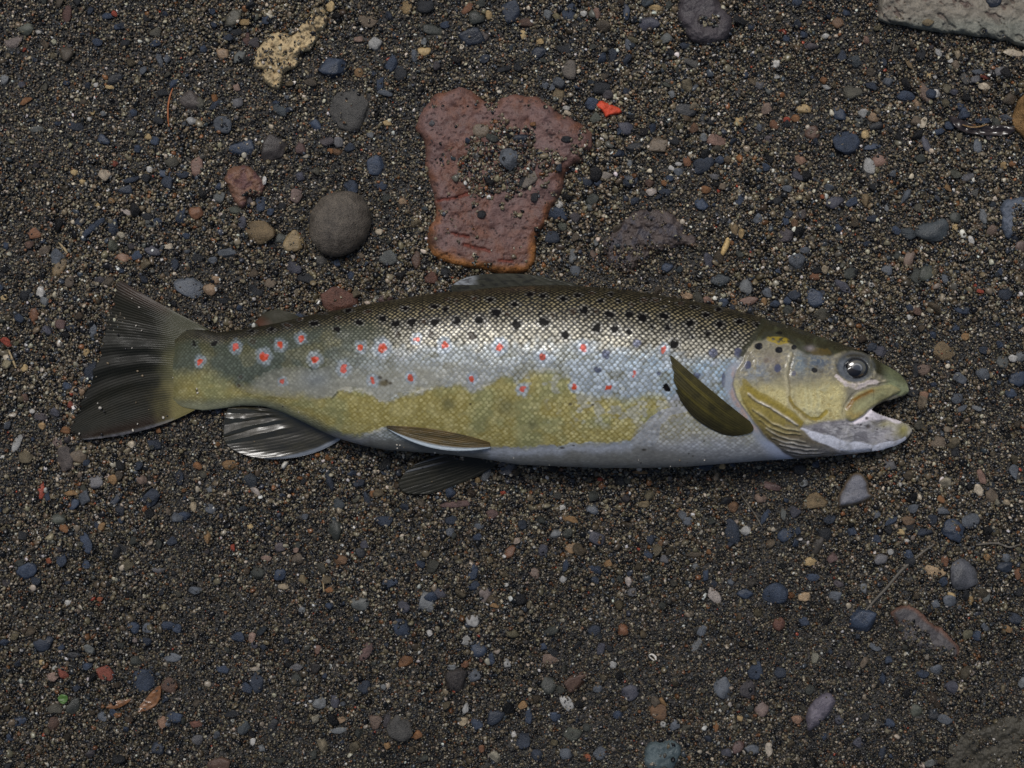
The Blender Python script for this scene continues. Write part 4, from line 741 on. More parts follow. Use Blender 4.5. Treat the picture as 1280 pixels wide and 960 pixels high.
    bel = mix(bel, np.array(lin((176, 180, 190))), np.exp(-((Y - gb - 6) / 6.0) ** 2) * 0.8 * sst(0.2, 0.6, n2 + 0.3))
    bel = mix(bel, np.array(lin((92, 92, 88))), (1 - sst(480, 640, X)) * 0.6)
    bel = mix(bel, np.array(lin((164, 168, 176))), sst(830, 940, X) * 0.5)
    C_c = mix(C_c, bel, be * 0.92); C_m = mix(C_m, bel * 0.9, be * 0.92); scale_k = scale_k * (1 - 0.85 * be)
    lowt = (1 - sst(330, 430, X)) * sst(0.86, 0.98, v); C_c = mix(C_c, np.array(lin((138, 140, 118))), lowt); C_m = mix(C_m, np.array(lin((120, 120, 96))), lowt)
    scale_k *= 0.45 + 0.55 * sst(250, 520, X); scale_k *= 1 - 0.45 * yel * (1 - sst(640, 760, X)) - 0.2 * yel
    C_c = mix(C_c, C_c * 1.0, 0 * v)
    kc = cen * (0.35 + 0.65 * scale_k)
    # red spots sit in pale blue rings
    for (cx, cy, r_, st) in RED:
        k = (abs(X - cx) < 4 * r_) & (abs(Y - cy) < 4 * r_)
        if not k.any(): continue
        x_, y_ = X[k], Y[k]; r_ = r_ * (0.82 + .14 * (cx < 500)); d = np.hypot(x_ - cx, (y_ - cy) * 0.9) + 2.6 * (fbm(x_ / 4, y_ / 4, 2, off=cx) - 0.5) * 2
        halo = (1 - sst(r_ * 1.5, r_ * 2.6, d)) * (0.85 - 0.3 * tl[k])
        C_c[k] = mix(C_c[k], np.array(lin((196, 204, 212))), halo); C_m[k] = mix(C_m[k], np.array(lin((126, 138, 146))), halo)
        core = 1 - sst(r_ * 0.72, r_ * 1.08, d)
        rc = mix(np.broadcast_to(np.array(lin((204, 74, 34))), x_.shape + (3,)), np.array(lin((196, 132, 126))), np.full(x_.shape, 1 - st))
        rc = mix(rc, np.array(lin((214, 104, 92))), sst(0.4, 0.7, rnd[k]))
        C_c[k] = mix(C_c[k], rc, core); C_m[k] = mix(C_m[k], rc * 0.75, core)
    spotk = np.zeros(X.shape)
    for (cx, cy, r_, st) in BLK:
        k = (abs(X - cx) < 3 * r_) & (abs(Y - cy) < 3 * r_)
        if not k.any(): continue
        x_, y_ = X[k], Y[k]; vv = v[k]; r_ = r_ * 1.04; sq = 1 + 0.9 * (1 - sst(0.02, 0.2, vv))
        d = np.hypot(x_ - cx, (y_ - cy) * sq) + 3.0 * (fbm(x_ / 3.5, y_ / 3.5, 2, off=cx) - 0.5) * 2
        halo = (1 - sst(r_ * 1.2, r_ * 2.0, d)) * 0.35 * st
        C_c[k] = mix(C_c[k], np.array(lin((184, 186, 190))), halo)
        core = (1 - sst(r_ * 0.75, r_ * 1.05, d)) * min(1, st * 1.1)
        dk = np.array(lin((12, 10, 11))) if st > 0.85 else np.array(lin((54, 36, 22)))
        C_c[k] = mix(C_c[k], dk, core * (1.0 if st > .8 else .8)); C_m[k] = mix(C_m[k], dk * 0.8, core); scale_k[k] *= 1 - 0.92 * core; spotk[k] = np.maximum(spotk[k], core)
    for (cx, cy, r_) in GRY:
        k = (abs(X - cx) < 3 * r_) & (abs(Y - cy) < 3 * r_)
        x_, y_ = X[k], Y[k]; d = np.hypot(x_ - cx, y_ - cy) + 4 * (fbm(x_ / 4, y_ / 4, 2, off=cx) - 0.5)
        core = (1 - sst(r_ * 0.7, r_ * 1.1, d)) * .9; C_c[k] = mix(C_c[k], np.array(lin((92, 98, 122))), core); C_m[k] = mix(C_m[k], np.array(lin((66, 70, 88))), core)
    # small damage marks
    for (cx, cy, a_, b_) in ((475, 472, 3, 2.5), (483, 476, 2, 2), (488, 479, 2.5, 2), (480, 479, 7, 4), (713, 505, 2.6, 2.2), (588, 505, 1.6, 1.3), (246, 488, 1.8, 3), (805, 562, 3, 1.6), (703, 560, 3.4, 1.4), (717, 557, 2, 1), (861, 567, 1.3, 1), (866, 570, 1.3, 1), (880, 551, 1, 1), (741, 506, 2, 1.6)):
        g = np.exp(-(((X - cx) / a_) ** 2 + ((Y - cy) / b_) ** 2) ** 2); tone = (96, 84, 52) if a_ == 7 else (52, 44, 34)
        C_c = mix(C_c, np.array(lin(tone)), g * .85); C_m = mix(C_m, np.array(lin(tone)), g * .85)
    C = mix(C_m, C_c * dvar, kc)
    C = C * (0.90 + 0.20 * n3)[..., None]
    tb = (1 - sst(200, 250, X + 26 * (n1 - .5) + 8 * (n2 - .5) + 10 * np.cos((Y - 462) / 30))); C = mix(C, np.array(lin((74, 72, 48))), tb * .8); scale_k = scale_k * (1 - tb)
    rel = 0.72 * dome * scale_k * (0.6 + 0.4 * sst(240, 560, X)) * (1 - 0.25 * sst(0.5, 0.8, v))
    gloss = 0.35 + 0.4 * sst(0.45, 0.65, n1)
    gloss = np.where(be > 0.5, 0.5, gloss) * (1 - .9 * spotk) * sst(225, 360, X)
    rel = rel + 1.2 * (n1 - 0.5)
    # ---------------------------------------------------------------- head
    hk = X > 895
    if hk.any():
        x, y = X[hk], Y[hk]
        x0h, y0h = x, y; wa = sst(900, 930, x)
        x = x + wa * (4.5 * (fbm(x0h / 16, y0h / 16, 2, off=201) - .5) + .5 * (fbm(x0h / 4, y0h / 4, 2, off=211) - .5)); y = y + wa * (4.5 * (fbm(x0h / 16, y0h / 16, 2, off=221) - .5) + .5 * (fbm(x0h / 4, y0h / 4, 2, off=231) - .5))
        sdh = sdpoly(x, y, HEADP)
        hd = sst(-1.5, 1.5, sdh)
        vv = v[hk]; m1 = fbm(x / 10, y / 10, 4, off=5); m2 = fbm(x / 3.2, y / 3.2, 3, off=15); m3 = fbm(x / 24, y / 16, 3, off=25)
        def L(*c): return np.array(lin(c))
        base = np.broadcast_to(L(132, 126, 108), x.shape + (3,)).copy()
        # dark olive crown and snout
        crown = lerp(x, [(900, 400), (940, 428), (965, 424), (985, 430), (1008, 444), (1035, 446), (1050, 442), (1065, 440), (1088, 446), (1093, 468), (1106, 473), (1122, 477), (1140, 483)])
        # yellow cheek and lower gill cover
        yl = sst(468, 492, y + 16 * (m3 - 0.5)) * (1 - sst(522, 534, y - (x - 1000) * 0.12 + 5 * (m1 - .5))) * (1 - sst(1046, 1062, x))
        yl *= 1 - 0.75 * np.exp(-((x - 990) / 9) ** 2) * 0.5
        base = mix(base, L(212, 198, 138), yl * (0.70 + 0.4 * (m1 - 0.3)))
        base = mix(base, L(206, 200, 160), yl * sst(0.55, 0.75, m1) * 0.7)
        base = mix(base, L(140, 152, 166), np.exp(-(np.hypot((x - 945) / 17, (y - 464) / 12)) ** 2) * 0.7 * sst(.3, .55, m1))
        base = mix(base, L(124, 138, 146), np.exp(-(np.hypot((x - 1000) / 13, (y - 455) / 14)) ** 2) * 0.8)
        base = mix(base, L(88, 100, 114), np.exp(-(np.hypot((x - 1022) / 18, (y - 454) / 9)) ** 2) * 0.9)
        base = mix(base, L(150, 136, 128), np.exp(-(np.hypot((x - 965) / 15, (y - 450) / 8)) ** 2) * 0.4)
        base = mix(base, L(170, 158, 120), sst(0.5, 0.75, m2) * 0.35 * (y < 475))
        # golden glints of light painted on the cheek, fine streaks on the jaw
        gg = sst(.62, .78, fbm(x / 1.8, y / 1.8, 2, off=301)) * yl * sst(.4, .6, m3 + .1); base = mix(base, L(232, 220, 160), gg * .7)
        gg = sst(.60, .75, fbm(x / 2.4, y / 2.4, 2, off=311)) * yl; base = mix(base, L(146, 122, 62), gg * .45)
        base = mix(base, L(96, 84, 60), sst(.55, .72, fbm(x / 5, y / 3.4, 3, off=321)) * .35 * (y < 470))
        # vertical pale streaks on cheek
        for sx in (1006, 1012, 1021): base = mix(base, L(206, 202, 160), np.exp(-((x - sx - (y - 490) * 0.05) / 2.0) ** 2) * yl * 0.4)
        # lower jaw and throat
        jaw = sst(-1, 1, (y - lerp(x, [(1000, 534), (1030, 526), (1050, 524), (1066, 524), (1090, 513), (1140, 500)])) / 3) * (x > 985)
        base = mix(base, mix(np.broadcast_to(L(136, 132, 134), x.shape + (3,)), L(180, 176, 176), sst(.35, .7, m1)), jaw)
        base = mix(base, L(112, 108, 112), jaw * sst(0.5, 0.7, fbm(x / 12, y / 4, 3, off=35)) * 0.6)
        base = mix(base, L(96, 90, 92), jaw * sst(.56, .7, fbm((x + y) / 16, (y - .35 * x) / 1.6, 3, off=331)) * .5)
        base = mix(base, L(206, 202, 200), jaw * sst(.62, .8, fbm(x / 7, y / 3, 3, off=341)) * .6)
        base = mix(base, L(158, 150, 96), jaw * (np.exp(-(np.hypot((x - 1127) / 10, (y - 538) / 8)) ** 2) + 0.6 * np.exp(-(np.hypot((x - 1106) / 12, (y - 530) / 4)) ** 2)))
        # pale inner lip
        inn = sdpoly(x, y, [(1064, 527), (1078, 519), (1089, 511), (1101, 517), (1113, 522), (1130, 530), (1122, 531), (1106, 525), (1092, 524), (1078, 527), (1068, 530)])
        base = mix(base, L(236, 226, 230), sst(-1, 1.5, inn) * 0.95)
        upin = sdpoly(x, y, [(1090, 512), (1100, 504), (1114, 499), (1130, 492), (1136, 488), (1140, 500), (1100, 520)])
        base = mix(base, L(120, 122, 142), sst(0, 3, upin) * (y < 512) * 0.8)
        # silver-white underside of the jaw
        d, tt = dline(x, y, [(982, 531), (1000, 538), (1020, 545), (1045, 553), (1070, 558), (1095, 559), (1118, 553), (1130, 546)])
        wd = np.interp(tt, [0, .15, .4, .7, 1], [2, 4, 7, 6, 2]); wh = 1 - sst(wd * 0.75, wd * 1.1, d + 1.5 * (m1 - .5))
        base = mix(base, L(222, 222, 230), wh * .95)
        lowj = sst(2, 5, y - lerp(x, [(1000, 560), (1045, 563), (1080, 564), (1110, 560), (1135, 550)])); base = mix(base, L(120, 126, 146), lowj * .7)
        # gill membranes: rays fanning to the right
        memb = sdpoly(x, y, [(930, 478), (940, 486), (960, 498), (985, 514), (1003, 528), (1000, 536), (1018, 548), (1042, 560), (1052, 567), (1030, 572), (994, 574), (975, 562), (955, 541), (940, 522), (928, 505), (924, 488)])
        mk = sst(-1.5, 1.5, memb)
        och = mix(np.broadcast_to(L(142, 126, 62), x.shape + (3,)), L(98, 86, 62), sst(522, 552, y)); och = mix(och, L(104, 104, 108), sst(545, 566, y) * .8)
        base = mix(base, och * (0.8 + 0.4 * m1)[..., None], mk * .92)
        rel_h = 2.6 * sst(0, 6, sdh) + 1.8 * (m1 - .5) + 0.5 * (m2 - .5)
        for pl, wdt, bright, hh in (([(936, 492), (950, 501), (966, 512), (984, 523), (996, 531)], 1.5, (236, 228, 214), 1.6), ([(941, 510), (952, 519), (966, 529), (982, 535), (999, 538)], 1.4, (190, 178, 138), 1.3),
                                    ([(950, 524), (964, 534), (982, 541), (1000, 543)], 1.1, (168, 156, 112), 1.0), ([(957, 533), (972, 543), (988, 549), (1006, 551)], 1.1, (176, 168, 148), 1.0),
                                    ([(966, 545), (982, 552), (1000, 555), (1012, 556)], 1.0, (170, 166, 156), 1.0), ([(974, 553), (990, 558), (1006, 560), (1022, 560)], 1.0, (164, 160, 154), .9),
                                    ([(984, 561), (998, 564), (1014, 565), (1030, 565)], .9, (150, 148, 146), .9), ([(990, 567), (1005, 569), (1022, 569), (1038, 568)], .9, (140, 138, 138), .8)):
            d, tt = dline(x, y, pl); g = np.exp(-(d / wdt) ** 2) * (0.6 + 0.4 * np.sin(np.clip(tt, 0, 1) * math.pi))
            base = mix(base, L(*bright), g * (0.5 + .5 * sst(.3, .6, m1))); rel_h = rel_h + hh * g
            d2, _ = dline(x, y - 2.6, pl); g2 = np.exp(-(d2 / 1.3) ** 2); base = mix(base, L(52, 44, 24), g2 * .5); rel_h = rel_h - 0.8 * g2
        # ochre edge strips of the gill cover plates
        d, _ = dline(x, y, [(931, 477), (938, 487), (956, 496), (974, 507), (990, 519), (999, 528)]); g = 1 - sst(2.5, 5, d); base = mix(base, L(148, 130, 56), g * .8)
        d, _ = dline(x, y, PREO2); g = 1 - sst(1.6, 3.4, d); base = mix(base, L(160, 138, 50), g * .85); rel_h = rel_h - 0.8 * np.exp(-(d / 2.2) ** 2)
        d, _ = dline(x, y, PREO); g = np.exp(-(d / 2.3) ** 2); base = mix(base, L(190, 180, 146), g * .55 * sst(.25, .6, m2 + .15)); rel_h = rel_h + 0.6 * np.exp(-(d / 2.4) ** 2)
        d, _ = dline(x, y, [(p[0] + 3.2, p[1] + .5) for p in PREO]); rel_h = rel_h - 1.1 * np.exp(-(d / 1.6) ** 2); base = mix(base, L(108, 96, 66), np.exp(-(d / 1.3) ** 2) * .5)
        # crown
        cr = sst(-1, 1, (crown - y + 5 * (m1 - .5)) / 2.2)
        crc = mix(np.broadcast_to(L(52, 50, 34), x.shape + (3,)), L(82, 84, 60), sst(0.5, 0.8, m1) * .6); crc = mix(crc, L(88, 90, 66), sst(1090, 1128, x) * .7)
        base = mix(base, crc, cr)
        g = 1 - sst(0.75, 1.1, np.hypot((x - 973) / 15, (y - 426 + (x - 973) * -0.12) / 5) + .4 * (m1 - .5)); base = mix(base, L(150, 128, 34), g * (y > 420) * .85 * sst(.3, .55, m2))
        g = 1 - sst(0.75, 1.1, np.hypot((x - 1024) / 14, (y - 441) / 5.5) + .8 * (m2 - .5)); base = mix(base, L(96, 80, 40), g * .7)
        g = np.exp(-(np.hypot((x - 1012) / 7, (y - 437) / 3.5)) ** 2); base = mix(base, L(150, 140, 140), g * .6)
        g = sst(1090, 1106, x) * (y < 500); base = mix(base, L(58, 58, 44), g * sst(.48, .66, fbm(x / 6, y / 5, 3, off=351)) * .6)
        # snout tip
        g = sst(1098, 1112, x) * (y < 492); base = mix(base, L(140, 146, 108), g * (1 - .5 * cr) * .8)
        x, y = x + .6 * (x0h - x), y + .6 * (y0h - y)
        # eye surround
        ex, ey = 1070, 459.5
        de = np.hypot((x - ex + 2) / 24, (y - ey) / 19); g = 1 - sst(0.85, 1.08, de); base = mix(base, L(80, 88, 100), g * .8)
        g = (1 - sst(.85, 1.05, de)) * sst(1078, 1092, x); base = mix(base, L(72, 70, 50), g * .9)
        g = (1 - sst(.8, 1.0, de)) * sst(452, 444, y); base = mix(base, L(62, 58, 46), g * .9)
        rel_h = rel_h - 9.0 * (1 - sst(.85, 1.12, np.hypot((x - 1070) / 15.2, (y - 460.5) / 12.8)))
        rel_h = rel_h - 1.5 * np.exp(-((de - .80) / .17) ** 2) + 1.3 * np.exp(-((de - 1.12) / .12) ** 2)
        # pale pink bar under the eye
        d, tt = dline(x, y, [(1044, 471), (1056, 480), (1070, 483), (1084, 479), (1104, 476)]); wd = np.interp(tt, [0, .2, .5, .8, 1], [1.4, 3.2, 4.4, 3.6, 1.6])
        g = 1 - sst(wd * .4, wd * 1.3, d + 5.0 * (m2 - .5) + 2.5 * (m1 - .5)); base = mix(base, mix(np.broadcast_to(L(222, 208, 202), x.shape + (3,)), L(196, 182, 150), sst(.45, .7, m1)), g * .85)
        # maxilla
        sm = sdpoly(x, y, smooth_curve(MAX + [MAX[0]], 52)[:-1]); g = sst(-1.2, 1.0, sm)
        mc = mix(np.broadcast_to(L(156, 150, 108), x.shape + (3,)), L(176, 152, 88), np.exp(-(np.hypot((x - 1066) / 10, (y - 517) / 6)) ** 2))
        dl, _ = dline(x, y, [(1058, 509), (1063, 501), (1073, 495), (1088, 489)]); mc = mix(mc, L(126, 88, 22), np.exp(-(dl / 2.6) ** 2) * .95)
        mc = mix(mc, L(176, 176, 132), np.exp(-(dline(x, y, [(1066, 514), (1080, 503), (1100, 491)])[0] / 3) ** 2) * .5)
        base = mix(base, mc, g)
        rel_h = rel_h + 2.8 * sst(-1.5, 3.5, sm) - 1.2 * np.exp(-((sm + 2) / 1.4) ** 2) - 0.8 * np.exp(-(dl / 2.0) ** 2)
        # jaw dents and pores
        for (cx, cy, r_) in ((1082, 522.5, 2.0), (1075.5, 530.5, 1.4), (1084, 532.5, 2.4), (1095, 536, 1.2), (1104, 533, 1.0), (1068, 535, 1.0), (1088, 474, 1.3)):
            g = np.exp(-(np.hypot(x - cx, y - cy) / r_) ** 4); base = mix(base, L(60, 52, 56), g * .85); rel_h = rel_h - .7 * g
        for (cx, cy, a_, b_, st, ty) in HEADSP:
            dd = np.hypot((x - cx) / a_, (y - cy) / b_) + .25 * (m2 - .5); g = (1 - sst(.8, 1.1, dd)) * st
            tone = {0: L(18, 16, 16), 1: L(74, 78, 102), 2: L(96, 72, 58)}[ty]
            if cx > 926: base = mix(base, tone, g)
            else: C[hk] = mix(C[hk], tone, g * (1 - hd))
        m4 = fbm(x / 1.6, y / 1.6, 2, off=66); base = mix(base, L(120, 112, 84), sst(.58, .8, m1) * .3 * (1 - cr)); base = base * 1.12 * (0.64 + 0.42 * m2 + 0.3 * m4)[..., None]
        # shoulder behind the gill cover: pink and pale blue bands
        Ch = C[hk]
        ax = -sdh
        sh = (1 - sst(7, 16, ax + 4 * (m1 - .5))) * sst(440, 462, y)
        Ch = mix(Ch, L(160, 166, 176), sh * .85)
        pk = np.exp(-((ax - 4.5) / 3.2) ** 2) * sst(452, 470, y) * (1 - sst(530, 545, y)); Ch = mix(Ch, L(188, 156, 140), pk * .75 * sst(.3, .6, m1))
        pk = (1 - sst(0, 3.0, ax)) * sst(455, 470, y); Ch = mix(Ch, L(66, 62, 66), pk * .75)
        g = (1 - sst(3, 8, ax)) * (y < 446); Ch = mix(Ch, L(56, 56, 40), g * .9)
        g = sst(545, 556, y) * (1 - sst(0, 22, ax)); Ch = mix(Ch, L(176, 184, 206), g * .8)
        relb = rel[hk] * (1 - sh) * (1 - (1 - sst(3, 8, ax)) * (y < 446))
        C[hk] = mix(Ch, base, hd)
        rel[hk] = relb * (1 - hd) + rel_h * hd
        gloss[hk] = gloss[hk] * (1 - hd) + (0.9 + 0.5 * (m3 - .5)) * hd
    metal = cen * scale_k * (1 - spotk) * (0.30 - 0.35 * yel) * (0.12 + 0.88 * sst(380, 580, X)) * (1 - sst(.9, 1.0, v)) * (1 - tb)
    if hk.any(): metal[hk] *= (1 - hd)
    fish_colour.metal = metal
    return C, rel, gloss

def bodyz(X, Y, split):
    """height of the upper skin above the ground, px"""
    yt, yb = smooth_lerp(X, TOP, 5), smooth_lerp(X, BOT, 5)
    T = smooth_lerp(X, THK, 8)
    s = np.clip(2 * (Y - yt) / (yb - yt) - 1, -1, 1)
    full = (1 - np.abs(s) ** 2.3) ** 0.52
    full = full * (1 - 0.10 * s * sst(300, 500, X) - 0.06 * s)        # slightly rolled towards the belly
    if split is None: return T * full
    a, b = split
    s2 = np.clip(2 * (Y - a) / (b - a) - 1, -1, 1)
    part = (1 - np.abs(s2) ** 2.6) ** 0.5 * 0.75
    t = sst(1089, 1108, X)
    return T * (full * (1 - t) + part * t)

def build_body():
    Vs, Fs, Cs, Gs, Ms = [], [], [], [], []; base = 0
    Nk = 401; xm = 1089.0
    xs_main = np.concatenate([205 + 8 * (1 - np.cos(np.linspace(0, math.pi / 2, 10)))[:-1], np.linspace(213, xm, 960)])
    xs_f = xm + (1139 - xm) * np.sin(np.linspace(0, math.pi / 2, 70)) ** 1.0
    phi = np.linspace(0, math.pi, Nk)
    def patch(xs_, ya, yb_, a_s, split):
        nonlocal base
        A = np.asarray(a_s)[None, :]; X = np.repeat(xs_[:, None], A.shape[1], 1)
        Y = ya[:, None] + (yb_ - ya)[:, None] * A
        spl = None if split is None else (ya[:, None], yb_[:, None])
        if split is None:
            X = X + (14 * fbm(Y / 9, Y * 0 + 3, 3) - 4 + 7 * (((Y - 462) / 48) ** 2)) * (1 - sst(205, 252, X))
        z = bodyz(X, Y, spl); C, rel, gl = fish_colour(X, Y)
        zc = zc_of(X)
        for side in (1, -1):
            if side == 1:
                k = np.arange(A.shape[1])
                zz = zc + z
                # push the relief out along the surface normal
                gz_x = np.gradient(zz, axis=0) / np.maximum(np.gradient(X, axis=0), 1e-4)
                dY = np.gradient(Y, axis=1); gz_y = np.gradient(zz, axis=1) / np.where(np.abs(dY) < 1e-4, 1e-4, dY)
                gz_x = np.clip(gz_x, -6, 6); gz_y = np.clip(gz_y, -6, 6)
                nl = np.sqrt(1 + gz_x ** 2 + gz_y ** 2); fade = sst(0.0, 0.06, A) * sst(0, 0.06, 1 - A)
                if split is not None: pass
                XX = X - rel * fade * gz_x / nl; YY = Y - rel * fade * gz_y / nl; zz = zz + rel * fade / nl
            else:
                k = np.unique(np.concatenate([np.arange(0, A.shape[1], 10), [A.shape[1] - 1]]))
                XX, YY, zz = X, Y, zc - z * 0.85
            XX, YY, zz = XX[:, k], YY[:, k], zz[:, k]
            V = P(XX, YY, zz * S); nu, nv = XX.shape
            Vs.append(V.reshape(-1, 3)); Fs.append(grid_faces(nu, nv, base, side == 1)); Cs.append(C[:, k].reshape(-1, 3)); Gs.append(gl[:, k].ravel()); Ms.append(fish_colour.metal[:, k].ravel()); base += nu * nv
    s01 = (1 - np.cos(phi)) / 2
    yt, yb = smooth_lerp(xs_main, TOP, 5), smooth_lerp(xs_main, BOT, 5)
    # place one sample exactly on the mouth corner
    am = (512.5 - yt[-1]) / (yb[-1] - yt[-1]); k0 = int(np.argmin(np.abs(s01 - am))); k0 = int(round(k0 / 10) * 10)
    warp = np.interp(np.arange(Nk), [0, k0, Nk - 1], [0, 1, 2]); t0 = np.interp(am, s01, np.arange(Nk))
    idx = np.where(warp <= 1, warp * t0, t0 + (warp - 1) * (Nk - 1 - t0)); a_m = np.interp(idx, np.arange(Nk), s01)
    patch(xs_main, yt, yb, a_m, None)
    yt, yb = smooth_lerp(xs_f, TOP, 5), smooth_lerp(xs_f, BOT, 5); mu = lerp(xs_f, MUP); ml = lerp(xs_f, MLO)
    mu = np.maximum(mu, yt + 0.05); ml = np.minimum(ml, yb - 0.05)
    ku = xs_f <= 1135.2
    patch(xs_f[ku], yt[ku], mu[ku], a_m[:k0 + 1] / a_m[k0], 1)
    patch(xs_f, ml, yb, (a_m[k0:] - a_m[k0]) / (1 - a_m[k0]), 1)
    V = np.concatenate(Vs); F = np.concatenate(Fs); C = np.concatenate(Cs); G = np.concatenate(Gs); MT = np.concatenate(Ms)
    # weld patch borders
    key = np.round(V / 2e-6).astype(np.int64); key = key[:, 0] * 4000037 + key[:, 1] * 2003 + key[:, 2] * 7919 * 131071
    _, first, inv = np.unique(key, return_index=True, return_inverse=True)
    F = inv.reshape(-1)[F]; V, C, G, MT = V[first], C[first], G[first], MT[first]
    good = np.array([(F[:, i] != F[:, (i + 1) % 4]) for i in range(4)]).all(0) & (F[:, 0] != F[:, 2]) & (F[:, 1] != F[:, 3]); F = F[good]
    return mesh_obj("body", V, F, M_skin, fish, attrs={"Col": ('FLOAT_COLOR', rgba(C)), "gloss": ('FLOAT', G), "metal": ('FLOAT', MT)})
body = build_body()

# ---- eye
def dome(name, cx, cy, zpx, rx, ry, rz, mat, parent, colfn=None, n=32):
    u = np.linspace(0, 1, n)[:, None] ** 0.8; th = np.linspace(0, 2 * math.pi, n * 2)[None, :]
    X = cx + rx * u * np.cos(th); Y = cy + ry * u * np.sin(th); Z = zpx + rz * np.sqrt(np.clip(1 - u ** 2, 0, 1)) + 0 * th
    Z = Z - 2.0 * (u > 0.999)
    C = np.zeros(X.shape + (3,)) if colfn is None else colfn(X, Y, u + 0 * th)
    V = P(X, Y, Z * S).reshape(-1, 3)
    return mesh_obj(name, V, grid_faces(n, n * 2, 0, False), mat, parent, attrs={"Col": ('FLOAT_COLOR', rgba(C.reshape(-1, 3))), "gloss": ('FLOAT', np.ones(X.size))})
M_eye = skin_material("wet_eye", 0.5, 0.03, 0.22, bump=0.0)
ze = float(zc_of(np.array([1070.0]))[0] + bodyz(np.array([1070.0]), np.array([459.5]), None)[0])
def iris(X, Y, u):
    C = np.broadcast_to(np.array(lin((28, 26, 28))), X.shape + (3,)).copy()
    d = np.hypot((X - 1071) / 13.5, (Y - 460) / 11.5)
    C = mix(C, np.array(lin((96, 94, 84))), (1 - sst(.78, .88, d)) * sst(.50, .58, d) * sst(470, 456, Y + (X - 1071) * -0.35))
    C = mix(C, np.array(lin((70, 76, 84))), (1 - sst(.5, .6, d)) * sst(467, 459, Y + (X - 1071) * -0.45) * .9)
    g = np.exp(-((d - .42) / .07) ** 2) * sst(466, 456, Y); C = mix(C, np.array(lin((168, 168, 164))), g * .8)  # silver crescent of reflected light painted on the eye
    g = np.exp(-((d - .86) / .06) ** 2) * sst(466, 472, Y) * sst(1072, 1080, X); C = mix(C, np.array(lin((190, 150, 70))), g * .9)
    return C
eye = dome("eye", 1070, 460.5, ze - 3.8, 15.2, 12.8, 5.2, M_eye, fish, iris)
dome("pupil", 1067.5, 464.0, ze + 0.5, 9.0, 6.0, 0.9, M_eye, eye, lambda X, Y, u: np.broadcast_to(np.array(lin((8, 8, 12))), X.shape + (3,)))

# ---- fins: a sheet of rays swept from a root line to a tip line
def fin(name, root, mid, tip, zr, zm, zt, colfn, nr=34, rel=0.55, fold=None, nu=260, nv=90, thick=1.0, ragged=0.0, label=None, gl=None, mat=None):
    R_, Md, Tp = smooth_curve(root, nu), smooth_curve(mid, nu), smooth_curve(tip, nu)
    u = np.linspace(0, 1, nu)[:, None]; v = np.linspace(0, 1, nv)[None, :]
    rag = ragged * (fbm(u * nr * 0.8, u * 0 + 3, 3) - 0.5) if ragged else 0
    vv = v * (1 + rag)
    a, b, c = (1 - vv) * (1 - 2 * vv), 4 * vv * (1 - vv), vv * (2 * vv - 1)
    X = a * R_[:, :1] + b * Md[:, :1] + c * Tp[:, :1]; Y = a * R_[:, 1:] + b * Md[:, 1:] + c * Tp[:, 1:]
    def zz(q): return np.interp(u, np.linspace(0, 1, len(q)), q) if hasattr(q, '__len__') else q + 0 * u
    Z = a * zz(zr) + b * zz(zm) + c * zz(zt)
    ray = np.abs(np.sin(u * nr * math.pi + 0.8 * fbm(u * 6, v * 2, 2))) ** 0.7
    seg = 0.85 + 0.15 * np.sin(v * 60 + 5 * np.sin(u * nr * math.pi))
    taper = sst(0.0, 0.04, u) * sst(0, 0.04, 1 - u)
    Zt = Z + rel * (ray - .5) * seg * sst(0.0, 0.15, v) * taper
    if fold is not None: Zt = Zt + fold(u + 0 * v, v + 0 * u)
    Zt = Zt + 0.8 * (fbm(u * 9, v * 3, 3, off=4) - .5)
    hh = thick * (0.35 + 0.65 * (1 - v)) * (0.3 + 0.7 * taper)
    C = colfn(X, Y, u + 0 * v, v + 0 * u, ray + 0 * v)
    G = np.full(X.shape, .75) if gl is None else gl(X, Y, u + 0 * v, v + 0 * u)
    Vt = P(X, Y, (Zt + hh / 2) * S).reshape(-1, 3); Vb = P(X, Y, (Zt - hh / 2) * S).reshape(-1, 3); n = nu * nv
    F = [grid_faces(nu, nv, 0, False), grid_faces(nu, nv, n, True)]
    i = np.arange(nu - 1); j = np.arange(nv - 1)
    for a_, b_ in ((i * nv, (i + 1) * nv), (i * nv + nv - 1, (i + 1) * nv + nv - 1), (j, j + 1), ((nu - 1) * nv + j, (nu - 1) * nv + j + 1)):
        F.append(np.stack([a_, b_, b_ + n, a_ + n], -1))
    C2 = np.concatenate([C.reshape(-1, 3)] * 2); G2 = np.concatenate([G.ravel()] * 2)
    o = mesh_obj(name, np.concatenate([Vt, Vb]), np.concatenate(F), mat or M_fin, fish, attrs={"Col": ('FLOAT_COLOR', rgba(C2)), "gloss": ('FLOAT', G2)})
    if label: o["label"] = label
    return o
def LL(*c): return np.array(lin(c))
